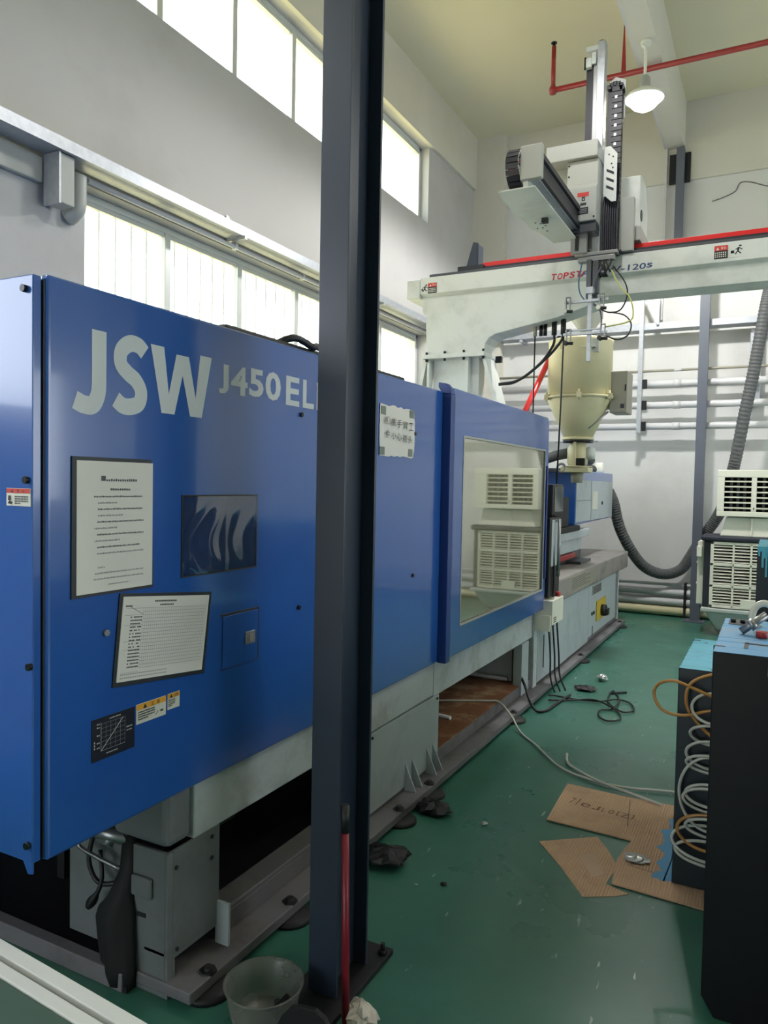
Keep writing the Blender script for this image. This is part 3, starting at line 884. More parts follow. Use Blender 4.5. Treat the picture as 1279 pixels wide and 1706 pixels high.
rows_ = [(0.47, -1.775, 0.030, 0.02), (0.36, -1.775, 0.036, 0.03), (0.28, -1.785, 0.045, 0.035), (0.24, -1.800, 0.066, 0.04), (0.20, -1.805, 0.072, 0.045), (0.12, -1.795, 0.070, 0.045), (0.05, -1.785, 0.066, 0.045), (0.012, -1.775, 0.05, 0.04)]
vs, fs = [], []
for r_, (z, x, a, b) in enumerate(rows_):
    for k in range(18):
        t_ = 2 * PI * k / 18
        w_ = 1 + 0.13 * math.sin(5 * t_ + r_ * 0.6) * (1 if r_ > 2 else 0.3)
        vs.append((x + a * w_ * math.cos(t_), 1.69 + (0.03 if r_ < 2 else 0) + b * w_ * math.sin(t_), z))
for r_ in range(len(rows_) - 1):
    for k in range(18):
        l = (k + 1) % 18
        fs.append((r_ * 18 + l, r_ * 18 + k, (r_ + 1) * 18 + k, (r_ + 1) * 18 + l))
fs += [tuple(range(18)), tuple((len(rows_) - 1) * 18 + k for k in range(17, -1, -1))]
sv.add(vs, fs, smooth=True).build('rubber_sleeve', mc)
# under-frame darkness: rear side plates and an added dark sheet standing in for shade
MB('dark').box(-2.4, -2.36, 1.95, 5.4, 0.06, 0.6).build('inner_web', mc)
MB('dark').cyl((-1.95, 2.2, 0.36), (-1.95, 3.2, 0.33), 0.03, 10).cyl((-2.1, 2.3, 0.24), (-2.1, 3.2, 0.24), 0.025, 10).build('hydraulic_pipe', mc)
MB('dark').box(-2.95, -1.73, 1.66, 3.6, 0.0, 0.02).build('under_shade_sheet', mc)
# I beams
def ibeam(x_out, sgn, name):
    b = MB('beam_grey')
    xo = x_out
    b.box(xo, xo + sgn * 0.22, 1.69, 9.03, 0.022, 0.058)
    b.box(xo + sgn * 0.105, xo + sgn * 0.118, 1.95, 9.028, 0.058, 0.128)
    b.box(xo + sgn * 0.105, xo + sgn * 0.20, 1.7, 3.76, 0.128, 0.145)
    return b.build(name, mc, 0.004)
ibeam(-1.50, -1, 'i_beam')
ibeam(-3.2, 1, 'i_beam')
MB('beam_grey').box(-3.2, -1.745, 1.655, 1.70, 0.0, 0.06).build('cross_member', mc, 0.004)
def mount(x, y):
    mb = MB('dark').lathe(x, y, [(0.085, 0), (0.085, 0.012), (0.07, 0.022)], 20).cyl((x, y, 0.022), (x, y, 0.075), 0.014, 8).cyl((x, y, 0.052), (x, y, 0.064), 0.028, 6)
    return mb.build('leveling_mount', mc)
for y in (1.80, 2.25, 3.15, 3.50, 4.9, 6.9, 8.85):
    mount(-1.525, y)
# rusty drip tray under the mould space
MB('rust').box(-3.0, -1.612, 3.70, 5.42, 0.118, 0.134).build('drip_tray', mc)
lab(mc.children[-1], 'rust-brown drip tray under the mould space')
MB('machine_white').box(-2.9, -1.70, 5.40, 5.42, 0.134, 0.56).build('tray_back_plate', mc)
MB('pipe').cyl((-2.9, 5.36, 0.155), (-1.72, 5.36, 0.155), 0.016, 10).build('tray_pipe', mc)
MB('pipe').cyl((-2.6, 4.42, 0.148), (-1.74, 4.30, 0.148), 0.013, 8).build('tray_pipe', mc)
MB('machine_panel').box(-1.66, -1.595, 5.30, 5.47, 0.06, 0.44).build('side_post', mc, 0.003)
MB('dark').box(-1.9, -1.63, 5.47, 5.56, 0.06, 0.55).build('post_gap', mc)
MB('machine_white').box(-1.64, -1.585, 5.565, 5.66, 0.055, 0.648).build('side_post', mc, 0.003)

# injection side
PX = -1.585
MB('machine_panel').box(PX - 0.02, PX, 5.668, 6.05, 0.075, 0.64).box(PX, PX + 0.003, 5.83, 5.855, 0.16, 0.42, 'black').build('lower_side_panel', mc, 0.002)
MB('machine_panel').box(PX - 0.02, PX + 0.004, 6.056, 6.60, 0.075, 0.64).build('lower_side_panel', mc, 0.002)
MB('machine_panel').box(PX - 0.02, PX, 6.606, 7.45, 0.075, 0.64).build('cabinet_door', mc, 0.002)
cdor = MB('machine_panel').box(PX - 0.02, PX, 7.456, 8.86, 0.11, 0.64).build('cabinet_door', mc, 0.002)
v = MB('robot2').box(PX, PX + 0.006, 7.60, 8.02, 0.515, 0.605)
for k in range(7):
    v.box(PX + 0.006, PX + 0.009, 7.62, 8.0, 0.523 + k * 0.0115, 0.528 + k * 0.0115, 'dark')
v.build('vent_grille', cdor)
MB('yellow').box(PX, PX + 0.012, 7.80, 8.26, 0.225, 0.43).build('switch_plate', cdor)
MB('black').cyl((PX + 0.012, 8.03, 0.31), (PX + 0.06, 8.03, 0.31), 0.06, 14).box(PX + 0.06, PX + 0.085, 7.98, 8.08, 0.265, 0.33).build('isolator_switch', cdor)
for y, z in ((7.60, 0.33), (7.69, 0.33)):
    bolt_mb((PX, y, z), (1, 0, 0), 0.018, 0.01, 'black').build('lock', cdor)
MB('black').box(PX, PX + 0.003, 7.64, 7.66, 0.10, 0.20).build('slot', cdor)
MB('dark').box(-1.75, -1.63, 8.87, 9.0, 0.06, 0.66).build('corner_gap', mc)
MB('machine_white').box(-1.66, -1.585, 9.0, 9.06, 0.06, 0.66).build('side_post', mc, 0.003)
MB('machine_panel').box(-3.1, -1.6, 9.05, 9.065, 0.06, 0.66).build('end_panel', mc)
bt = MB('bed_steel').box(-3.15, -1.525, 5.92, 9.26, 0.655, 0.845)
bt.build('bed_top', mc, 0.012, 2)
MB('bed_steel').box(-1.524, -1.519, 6.0, 6.42, 0.675, 0.83).build('bed_plate', mc)
lbx = MB('hopbox').box(-1.524, -1.520, 6.42, 7.35, 0.685, 0.82)
for k in range(6):
    dashes(lbx, -1.5195, 6.47, 7.0 + 0.2 * (k % 2), 0.80 - k * 0.018, 0.008, 'print')
lbx.build('instruction_plate', mc)
# injection carriage
MB('machine_panel').box(-2.9, -1.72, 6.4, 8.02, 1.085, 1.165).build('carriage_plate', mc, 0.006)
MB('machine_panel').box(-2.85, -1.76, 6.4, 7.85, 0.955, 1.08).build('carriage_body', mc, 0.006)
MB('red').box(-1.85, -1.74, 6.75, 7.5, 0.895, 0.945).build('grease_rail', mc, 0.01)
MB('dsteel').box(-2.6, -1.78, 6.5, 7.9, 0.86, 0.95).box(-1.78, -1.64, 7.3, 7.75, 0.845, 0.875).build('carriage_foot', mc, 0.004)
MB('dark').box(-2.2, -1.70, 6.5, 7.5, 1.165, 1.22).box(-1.9, -1.72, 6.6, 7.1, 1.22, 1.5).build('motor_mount', mc, 0.01)
MB('dsteel').cyl((-2.35, 5.9, 1.45), (-2.35, 7.5, 1.45), 0.09, 20).build('barrel', mc)
MB('steel').tube([(-1.83 + 0.04 * math.cos(a * PI / 6), 7.2, 1.775 + 0.04 * math.sin(a * PI / 6)) for a in range(12)], 0.012, 8, closed=True).build('lifting_eye', mc)
bc = MB('blue')
bc.prism([(7.46, 1.215), (9.34, 1.235), (9.34, 1.762), (7.46, 1.762)], 'x', -2.75, -1.745)
ibox = bc.build('injection_cover', mc, 0.012, 2)
MB('machine_panel').box(-1.745, -1.741, 7.47, 9.33, 1.245, 1.665).build('cover_panel', ibox)
MB('dark').box(-1.741, -1.739, 7.48, 8.15, 1.455, 1.459).box(-1.741, -1.739, 8.15, 8.16, 1.245, 1.665).build('cover_seam', ibox)
MB('lab_white').box(-1.7405, -1.737, 8.22, 8.47, 1.355, 1.55).build('cover_label', ibox)
bolt_mb((-1.741, 8.72, 1.42), (1, 0, 0), 0.02, 0.01, 'black').build('bolt', ibox)
MB('dark').cyl((-1.9, 8.0, 1.80), (-1.9, 8.9, 1.80), 0.055, 16).build('cover_motor', mc)
MB('coolwhite').lathe(-1.85, 9.05, [(0.05, 1.762), (0.055, 1.78), (0.05, 1.86), (0.035, 1.885)], 16).build('grease_cup', mc)

# operator panel and handle beside the door
hm = MB('black').box(-1.62, -1.50, 5.68, 5.72, 1.375, 1.615).box(-1.62, -1.505, 5.72, 6.02, 1.375, 1.615)
panel = hm.build('control_panel', mc, 0.008)
MB('screen').box(-1.505, -1.5, 5.735, 6.0, 1.40, 1.595).build('screen', panel)
MB('black').box(-1.60, -1.51, 5.66, 5.98, 0.74, 1.36).build('keypad_housing', panel, 0.008)
MB('machine_panel').box(-1.51, -1.505, 5.70, 5.95, 0.98, 1.34).build('keypad', panel)
MB('steel').cyl((-1.475, 5.80, 0.90), (-1.475, 5.80, 1.345), 0.013, 10).box(-1.51, -1.475, 5.79, 5.81, 0.90, 0.92).box(-1.51, -1.475, 5.79, 5.81, 1.32, 1.34).build('grab_handle', panel)
# junction box with cables on the machine side
jb = MB('coolwhite').box(-1.585, -1.46, 5.60, 5.93, 0.545, 0.73)
for k in range(3):
    jb.box(-1.46, -1.458, 5.64, 5.72, 0.56 + k * 0.016, 0.567 + k * 0.016, 'dark')
jb.box(-1.585, -1.47, 5.58, 5.60, 0.50, 0.62)
jbo = jb.build('socket_box', mc, 0.01)
MB('red').cyl((-1.50, 5.9, 0.73), (-1.50, 5.9, 0.765), 0.025, 10).build('plug', jbo)
MB('black').tube(smooth_path([(-1.53, 5.76, 1.4), (-1.50, 5.77, 0.95), (-1.50, 5.77, 0.74)], 4), 0.008, 6).build('cable', jbo)
for k in range(3):
    x = -1.52 + 0.02 * k
    MB('black').tube(smooth_path([(x, 5.72 + k * 0.05, 0.55), (x + 0.02, 5.73 + k * 0.05, 0.3), (x + 0.03, 5.72 + k * 0.06, 0.12), (-1.45 + 0.03 * k, 5.7 + 0.05 * k, 0.012)], 5), 0.007, 6).build('cable', jbo)

# ================================================================== papers on the machine
PXD = FX + 0.001
n1 = thing('notice_sheet', 'tall white typed notice in a dark magnetic frame on the blue panel', 'notice', (FX, 1.44, 1.30))
MB('frame_blk').hexa([(FX, 1.305, 1.292), (FX, 1.585, 1.292), (FX, 1.575, 1.652), (FX, 1.306, 1.652), (FX + 0.004, 1.305, 1.292), (FX + 0.004, 1.585, 1.292), (FX + 0.004, 1.575, 1.652), (FX + 0.004, 1.306, 1.652)]).build('frame', n1)
nx = FX + 0.006
MB('paper').box(FX + 0.004, nx, 1.319, 1.578, 1.300, 1.642).build('sheet', n1)
pr = MB('print')
nx += 0.0006
quad(pr, nx, 1.395, 1.410, 1.591, 1.604, 'print')
dashes(pr, nx, 1.412, 1.520, 1.590, 0.007, 'print', 0.3)
dashes(pr, nx, 1.426, 1.496, 1.566, 0.006, 'print', 0.3)
rows = [(1.372, 1.54), (1.385, 1.45), (1.385, 1.54), (1.385, 1.47), (1.383, 1.545), (1.374, 1.45), (1.383, 1.545), (1.374, 1.46), (1.383, 1.53), (1.383, 1.545)]
for k, (a, b) in enumerate(rows):
    dashes(pr, nx, a, b, 1.548 - k * 0.0165, 0.0045, 'print' if k % 2 == 0 else 'printlite', 0.35)
for k, (a, b) in enumerate(((1.385, 1.41), (1.376, 1.545), (1.372, 1.545))):
    dashes(pr, nx, a, b, 1.363 - k * 0.015, 0.0045, 'printlite', 0.35)
dashes(pr, nx, 1.42, 1.49, 1.317, 0.003, 'printlite', 0.35)
stuff(pr.build('print', n1))

po = thing('clear_pouch', 'empty clear plastic document pouch on the blue panel', 'pouch', (FX, 1.88, 1.31))
bk_ = MB('frame_blk')
ring(bk_, FX + 0.003, FX, [(1.700, 1.305), (2.066, 1.305), (2.066, 1.552), (1.700, 1.552)], [(1.706, 1.311), (2.060, 1.311), (2.060, 1.546), (1.706, 1.546)])
bk_.build('edge_band', po)
def wavy(y0, y1, z0, z1, x, amp, n=14):
    vs, fs = [], []
    for i in range(n + 1):
        for j in range(n + 1):
            a, b = i / n, j / n
            e = min(a, 1 - a, b, 1 - b) * 4
            vs.append((x + amp * min(1, e) * (0.5 + 0.5 * math.sin(a * 9 + 3 * math.sin(b * 4))) * (1 - 0.4 * b), y0 + (y1 - y0) * a, z0 + (z1 - z0) * b))
    for i in range(n):
        for j in range(n):
            fs.append((i * (n + 1) + j, (i + 1) * (n + 1) + j, (i + 1) * (n + 1) + j + 1, i * (n + 1) + j + 1))
    return vs, fs
vs, fs = wavy(1.704, 1.90, 1.309, 1.548, FX + 0.004, 0.012)
MB('clear').add(vs, fs, smooth=True).build('film', po)
vs, fs = wavy(1.90, 2.062, 1.309, 1.548, FX + 0.004, 0.003)
MB('clear').add(vs, fs, smooth=True).build('film', po)

n2 = thing('record_form', 'wide inspection grid form in a black frame, tilted on the blue panel', 'notice', (FX, 1.63, 1.0))
def shp(x0, x1, q, m):
    return MB(m).hexa([(x0, q[0][0], q[0][1]), (x0, q[1][0], q[1][1]), (x0, q[2][0], q[2][1]), (x0, q[3][0], q[3][1]), (x1, q[0][0], q[0][1]), (x1, q[1][0], q[1][1]), (x1, q[2][0], q[2][1]), (x1, q[3][0], q[3][1])])
OQ = [(1.438, 1.036), (1.803, 0.998), (1.835, 1.248), (1.463, 1.288)]
IQ = [(1.450, 1.048), (1.790, 1.012), (1.822, 1.240), (1.474, 1.278)]
shp(FX, FX + 0.004, OQ, 'frame_blk').build('frame', n2)
shp(FX + 0.004, FX + 0.006, IQ, 'paper').build('sheet', n2)
pr = MB('printlite')
gx = FX + 0.0066
def Q(a, b):
    p0 = Vector(IQ[0]).lerp(Vector(IQ[1]), a)
    p1 = Vector(IQ[3]).lerp(Vector(IQ[2]), a)
    return p0.lerp(p1, b)
for k in range(34):
    a = 0.22 + k * 0.0225
    line2(pr, gx, Q(a, 0.14), Q(a, 0.86), 0.0007, 'printlite')
for k in range(18):
    b = 0.14 + k * 0.0424
    line2(pr, gx, Q(0.22 if k < 17 else 0.04, b), Q(0.9625, b), 0.0008, 'printlite')
for b in (0.10, 0.37, 0.47, 0.66, 0.78):
    line2(pr, gx, Q(0.03, b), Q(0.22, b), 0.0008, 'printlite')
line2(pr, gx, Q(0.08, 0.88), Q(0.215, 0.79), 0.0012, 'print')
def qd(a, b, w, h, m):
    p = Q(a, b)
    pr.add([(gx, p.x, p.y), (gx, p.x + w, p.y - w * 0.1), (gx, p.x + w, p.y - w * 0.1 + h), (gx, p.x, p.y + h)], [(0, 1, 2, 3)], m)
for k in range(16):
    for i in range(8):
        if random.random() < 0.85:
            qd(0.09 + i * 0.0155, 0.155 + k * 0.0395, 0.0042, 0.0038, 'print')
for i in range(14):
    qd(0.34 + i * 0.018, 0.93, 0.0048, 0.005, 'print')
for i in range(9):
    qd(0.40 + i * 0.018, 0.885, 0.0045, 0.0045, 'print')
for i in range(5):
    qd(0.03 + i * 0.014, 0.88, 0.004, 0.004, 'print')
for k in range(2):
    for i in range(26):
        qd(0.03 + i * 0.02, 0.035 + k * 0.04, 0.0045, 0.003, 'printlite')
stuff(pr.build('print', n2))

n3 = thing('taped_note', 'handwritten white note taped at its corners beside the column', 'notice', (FX, 3.1, 1.72))
nv, nf = [], []
N = 12
for i in range(N + 1):
    for j in range(N + 1):
        a, b = i / N, j / N
        y = 2.945 + 0.35 * a + 0.012 * math.sin(b * PI) * (1 if a > .5 else -0.3) + random.uniform(-.002, .002)
        z = 1.722 + 0.228 * b + (random.uniform(-.004, .004) if j in (0, N) else 0)
        nv.append((FX + 0.003 + 0.007 * abs(math.sin(a * PI) * math.sin(b * PI)) * (0.6 + 0.4 * math.sin(7 * a + 5 * b)), y, z))
for i in range(N):
    for j in range(N):
        nf.append((i * (N + 1) + j, (i + 1) * (N + 1) + j, (i + 1) * (N + 1) + j + 1, i * (N + 1) + j + 1))
MB('paper').add(nv, nf, smooth=True).build('sheet', n3)
for (y, z) in ((2.95, 1.905), (3.245, 1.912), (2.945, 1.725), (3.235, 1.727)):
    MB('tape').box(FX + 0.001, FX + 0.0055, y, y + 0.045, z, z + 0.036).build('tape', n3)
hw = MB('ink')
for k, q in enumerate('机械手臂工'):
    hw.text(q, (FX + 0.0118, 2.975 + k * 0.062, 1.862 - 0.003 * k), (0, 1, 0.02), UZ, 0.048, 0.036)
for k, q in enumerate('件小心碰头'):
    hw.text(q, (FX + 0.0118, 2.985 + k * 0.058, 1.802 - 0.003 * k), (0, 1, 0.02), UZ, 0.044, 0.034)
hw.build('handwriting', n3)

# ================================================================== TAKE-OUT ROBOT
rb = thing('gantry_robot', 'grey-white take-out robot with long cross beam and tall arm above the machine', 'robot', (-2.45, 6.15, 2.0))
MB('robot').prism([(6.0, 3.385), (6.0, 3.245), (6.04, 3.222), (6.05, 3.09), (6.3, 3.09), (6.3, 3.385)], 'x', -2.80, 2.2).build('beam', rb, 0.005)
MB('robot').box(-2.93, -2.803, 5.998, 6.30, 3.212, 3.372).build('beam_end_cap', rb, 0.008)
hz = [(-2.765, 3.22), (-2.745, 2.72), (-2.215, 2.72), (-2.205, 2.79), (-2.17, 2.835), (-2.12, 2.86), (-1.60, 2.955), (-1.32, 3.035), (-1.32, 3.22)]
MB('robot').prism(hz, 'y', 6.035, 6.285).build('beam_arm', rb, 0.006)
MB('robot').box(-2.765, -2.20, 6.0, 6.32, 2.682, 2.72).build('mount_flange', rb, 0.003)
for x in (-2.735, -2.565, -2.39, -2.215):
    MB('bolt').cyl((x, 6.018, 2.72), (x, 6.018, 2.742), 0.011, 8).cyl((x, 6.018, 2.66), (x, 6.018, 2.682), 0.011, 8).build('flange_bolt', rb)
MB('bolt').box(-2.205, -2.15, 6.29, 6.33, 2.665, 2.72).build('stop_block', rb)
MB('robot').box(-2.70, -2.28, 6.10, 6.24, 2.04, 2.682).build('pedestal_column', rb)
for x in (-2.735, -2.375):
    MB('robot').box(x, x + 0.022, 6.03, 6.10, 2.04, 2.682).build('pedestal_rib', rb)
for sx, a, b in ((1, -2.215, -2.05), (-1, -2.75, -2.90)):
    MB('robot').hexa([(b, 6.04, 2.04), (b + 0.03, 6.04, 2.04), (b + 0.03, 6.28, 2.04), (b, 6.28, 2.04), (a - 0.02, 6.04, 2.682), (a + 0.01, 6.04, 2.682), (a + 0.01, 6.28, 2.682), (a - 0.02, 6.28, 2.682)]).build('pedestal_rib', rb)
MB('robot').box(-2.95, -2.0, 6.0, 6.32, 2.0, 2.04).build('foot_plate', rb)
MB('dsteel').box(-2.72, 2.2, 6.01, 6.05, 3.385, 3.408).build('guide_rail', rb)
MB('chain').box(-2.42, 2.2, 6.075, 6.22, 3.385, 3.442).build('cable_trough', rb)
MB('redgloss').box(-2.27, 2.2, 6.10, 6.15, 3.445, 3.485).build('rail_cover', rb, 0.006)
lab(rb.children[-1], 'bright red rail cover')
MB('column').prism([(-2.44, 3.45), (-2.33, 3.45), (-2.33, 3.67), (-2.375, 3.68)], 'y', 6.14, 6.16).box(-2.333, -2.325, 6.14, 6.26, 3.45, 3.66).build('stop_plate', rb)
MB('chain').box(-2.48, -2.25, 6.06, 6.24, 3.40, 3.46).build('end_stop', rb)
yb = 5.9982
tx = MB('red_ink')
for k, (q, m_) in enumerate(zip('TOPST', ['red_ink'] * 5)):
    tx.text(q, (-1.652 + k * 0.049, yb, 3.243 + k * 0.0008), (1, 0, 0), (0.18, 0, 1), 0.042, 0.050, m_, bold=0.03)
tx.text('A', (-1.41, yb, 3.246), (1, 0, 0), (0.35, 0, 1), 0.052, 0.05, 'blue_ink', bold=0.012)
tx.add([(-1.425, yb - 0.0006, 3.246), (-1.405, yb - 0.0006, 3.246), (-1.378, yb - 0.0006, 3.29), (-1.39, yb - 0.0006, 3.29)], [(0, 1, 2, 3)], 'red_ink')
tx.text('R', (-1.345, yb, 3.248), (1, 0, 0), (0.18, 0, 1), 0.045, 0.046, 'blue_ink', bold=0.012)
tx.text('SW-120', (-1.262, yb, 3.256), (1, 0, 0), (0.12, 0, 1), 0.335, 0.045, 'navy_ink', bold=0.015)
tx.text('s', (-0.92, yb, 3.261), (1, 0, 0), (0.1, 0, 1), 0.04, 0.036, 'navy_ink', bold=0.015)
tx.build('lettering', rb)
def robolabel(x0, x1, x2, x3, z0, z1):
    l = MB('lab_black').box(x0, x1, yb - 0.001, yb, z0, z1)
    y = yb - 0.0016
    quady(l, y, x0, x1, z1 - (z1 - z0) * 0.38, z1, 'lab_red')
    mx_ = (x0 + x1) / 2
    h_ = z1 - z0
    l.add([(x0 + 0.012, y - .0004, z1 - h_ * .33), (x0 + 0.032, y - .0004, z1 - h_ * .33), (x0 + .022, y - .0004, z1 - h_ * .1)], [(0, 1, 2)], 'lab_white')
    for i in range(2):
        l.text('警告'[i], (mx_ + i * 0.018, y - .0004, z1 - h_ * .3), (1, 0, 0), UZ, 0.014, h_ * .2, 'lab_white')
    for k in range(3):
        for i in range(6):
            a = x0 + 0.006 + i * (x1 - x0 - 0.012) / 6
            quady(l, y, a, a + 0.008, z0 + h_ * (0.12 + k * 0.15), z0 + h_ * (0.20 + k * 0.15), 'lab_white')
    l.box(x2, x3, yb - 0.001, yb, z0, z1, 'robot')
    a = x2 + 0.012
    s = (x3 - x2) * 0.4
    cx = x3 - s * 0.7
    # a small running figure and a box, the pictogram on the sticker
    quady(l, y, a, a + s * 0.62, z0 + h_ * .30, z0 + h_ * .52, 'lab_black')
    quady(l, y, a + s * .15, a + s * .47, z0 + h_ * .36, z0 + h_ * .46, 'robot')
    l.add([(cx + .010 * math.cos(t_) + .006, y, z0 + h_ * .84 + .007 * math.sin(t_)) for t_ in [i * PI / 4 for i in range(8)]], [tuple(range(8))], 'lab_black')
    for p0, p1, wd in (((cx - .004, .74), (cx - .008, .45), .012), ((cx - .008, .45), (cx + .012, .25), .008), ((cx - .01, .45), (cx - .026, .22), .008), ((cx, .70), (cx + .02, .55), .006), ((cx - .002, .70), (cx - .024, .58), .006)):
        A, B = Vector((p0[0], z0 + h_ * p0[1])), Vector((p1[0], z0 + h_ * p1[1]))
        dd = (B - A).normalized(); nn = Vector((-dd.y, dd.x)) * wd / 2
        l.add([(A.x + nn.x, y, A.y + nn.y), (A.x - nn.x, y, A.y - nn.y), (B.x - nn.x, y, B.y - nn.y), (B.x + nn.x, y, B.y + nn.y)], [(0, 1, 2, 3)], 'lab_black')
    l.build('warning_label', rb)
robolabel(-0.452, -0.362, -0.355, -0.262, 3.268, 3.362)
robolabel(-2.725, -2.645, -2.80, -2.73, 3.245, 3.333)

# travelling carriage, kick arm and vertical arm
MB('robot2').box(-1.46, -0.98, 6.04, 6.46, 3.49, 3.60).build('carriage_base', rb, 0.006)
MB('robot2').box(-1.46, -1.02, 5.97, 6.03, 3.40, 3.80).build('carriage_plate', rb, 0.004)
MB('robot').prism([(6.24, 3.50), (6.62, 3.50), (6.62, 3.86), (6.50, 4.06), (6.24, 4.06)], 'x', -1.26, -1.02).build('motor_cover', rb, 0.008)
MB('bolt').cyl((-1.02, 6.30, 3.62), (-1.015, 6.30, 3.62), 0.045, 14).cyl((-1.02, 6.30, 3.76), (-1.015, 6.30, 3.76), 0.045, 14).build('fan_grille', rb)
# kick arm running towards the clamp side
MB('galv').box(-1.475, -1.385, 4.68, 5.80, 3.53, 3.695).build('kick_arm', rb, 0.004)
for x0, x1, z0, z1 in ((-1.385, -1.362, 3.655, 3.69), (-1.385, -1.362, 3.535, 3.57), (-1.46, -1.40, 3.695, 3.715)):
    MB('chain').box(x0, x1, 4.68, 5.80, z0, z1).build('slide_rail', rb)
MB('chain').box(-1.384, -1.378, 4.69, 5.8, 3.585, 3.64).build('drive_belt', rb)
MB('robot2').box(-1.49, -1.352, 4.63, 4.68, 3.515, 3.725).build('arm_end_cover', rb, 0.006)
tp = [(-1.64, 4.66), (-1.655, 4.80), (-1.66, 5.15), (-1.645, 5.22), (-1.65, 5.40), (-1.61, 5.55), (-1.58, 5.80), (-1.40, 5.80), (-1.40, 4.66)]
MB('robot').prism(tp, 'z', 3.472, 3.480).box(-1.475, -1.445, 4.66, 5.80, 3.48, 3.53).build('cable_tray_plate', rb)
for (x, y) in ((-1.58, 5.3), (-1.55, 5.33), (-1.56, 5.42), (-1.53, 5.38), (-1.55, 5.50), (-1.60, 5.42)):
    MB('bolt').cyl((x, y, 3.468), (x, y, 3.472), 0.006, 6).build('screw', rb)
MB('dark').box(-1.515, -1.475, 5.22, 5.26, 3.44, 3.475).build('sensor_bracket', rb)
# chain loop at the near end of the kick arm
cc = MB('chain')
n = 10
for i in range(n):
    a0 = PI / 2 + i * PI / n
    a1 = a0 + PI / n * 0.82
    for aa, bb in ((a0, a1),):
        r0, r1 = 0.105, 0.125
        cy, cz = 4.72, 3.615
        vs = []
        for x in (-1.575, -1.495):
            for (r, a) in ((r0, aa), (r1, aa), (r1, bb), (r0, bb)):
                vs.append((x, cy + r * math.cos(a), cz + r * math.sin(a)))
        cc.add(vs, [(0, 1, 2, 3), (7, 6, 5, 4), (0, 4, 5, 1), (1, 5, 6, 2), (2, 6, 7, 3), (3, 7, 4, 0)])
cc.box(-1.575, -1.495, 4.72, 5.75, 3.715, 3.74).box(-1.575, -1.495, 4.72, 5.3, 3.485, 3.505)
cc.build('cable_chain', rb)
for k, m_ in enumerate(('wire_green', 'redgloss', 'wire_teal', 'hopbox')):
    x = -1.562 + k * 0.018
    MB(m_).tube(smooth_path([(x, 4.95, 3.705), (x, 4.76, 3.70), (x, 4.64, 3.64), (x, 4.64, 3.58), (x, 4.76, 3.52), (x, 4.95, 3.515)], 4), 0.008, 6).build('wire', rb)
# head
MB('robot2').box(-1.63, -1.245, 5.70, 5.95, 4.045, 4.165).build('head_top_plate', rb, 0.006)
MB('robot2').box(-1.60, -1.50, 5.86, 5.95, 3.72, 4.05).build('head_back_plate', rb)
MB('robot2').prism([(5.74, 4.04), (5.74, 3.86), (5.70, 3.82), (5.70, 3.575), (5.86, 3.575), (5.86, 4.04)], 'x', -1.475, -1.245).build('head_cover', rb, 0.006)
hd = MB('lab_red')
yl = 5.6985
quady(hd, yl, -1.385, -1.30, 3.755, 3.785, 'lab_red')
quady(hd, yl, -1.352, -1.328, 3.722, 3.752, 'lab_black')
hd.add([(-1.346, yl - .0005, 3.74), (-1.334, yl - .0005, 3.74), (-1.34, yl - .0005, 3.728)], [(0, 1, 2)], 'lab_white')
quady(hd, yl, -1.362, -1.318, 3.69, 3.708, 'lab_black')
quady(hd, yl, -1.388, -1.302, 3.625, 3.675, 'lab_black')
for k in range(3):
    quady(hd, yl - .0006, -1.378, -1.312, 3.636 + k * 0.012, 3.640 + k * 0.012, 'printlite')
hd.build('warning_label', rb)
for x, z in ((-1.462, 4.01), (-1.462, 3.93), (-1.26, 3.6), (-1.462, 3.6)):
    bolt_mb((x, 5.74 if z > 3.83 else 5.70, z), (0, -1, 0), 0.007, 0.005).build('screw', rb)
MB('dsteel').box(-1.45, -1.25, 5.72, 5.86, 3.50, 3.572).build('head_base', rb, 0.006)
MB('steel').box(-1.44, -1.32, 5.76, 5.80, 3.36, 3.50).box(-1.405, -1.38, 5.75, 5.76, 3.38, 3.49, 'black').build('lower_slide', rb)
sp2 = MB('robot').prism([(3.60, 5.885), (3.60, 5.95), (4.10, 5.95), (4.16, 5.93), (4.16, 5.885)], 'x', -1.20, -1.195)
sp2 = MB('robot').prism([(-1.225, 3.80), (-1.165, 3.74), (-1.13, 3.74), (-1.13, 4.09), (-1.18, 4.15), (-1.225, 4.15)], 'y', 5.84, 5.848)
for z in (3.83, 3.89, 3.95):
    sp2.hexa([(-1.205, 5.837, z + 0.018), (-1.205, 5.8405, z + 0.018), (-1.205, 5.8405, z + 0.036), (-1.205, 5.837, z + 0.036), (-1.15, 5.837, z - 0.012), (-1.15, 5.8405, z - 0.012), (-1.15, 5.8405, z + 0.006), (-1.15, 5.837, z + 0.006)], 'bolt')
for x, z in ((-1.19, 4.09), (-1.16, 4.07), (-1.17, 4.02), (-1.16, 3.99)):
    sp2.box(x - 0.005, x + 0.005, 5.837, 5.8405, z - 0.005, z + 0.005, 'bolt')
sp2.build('slotted_plate', rb)
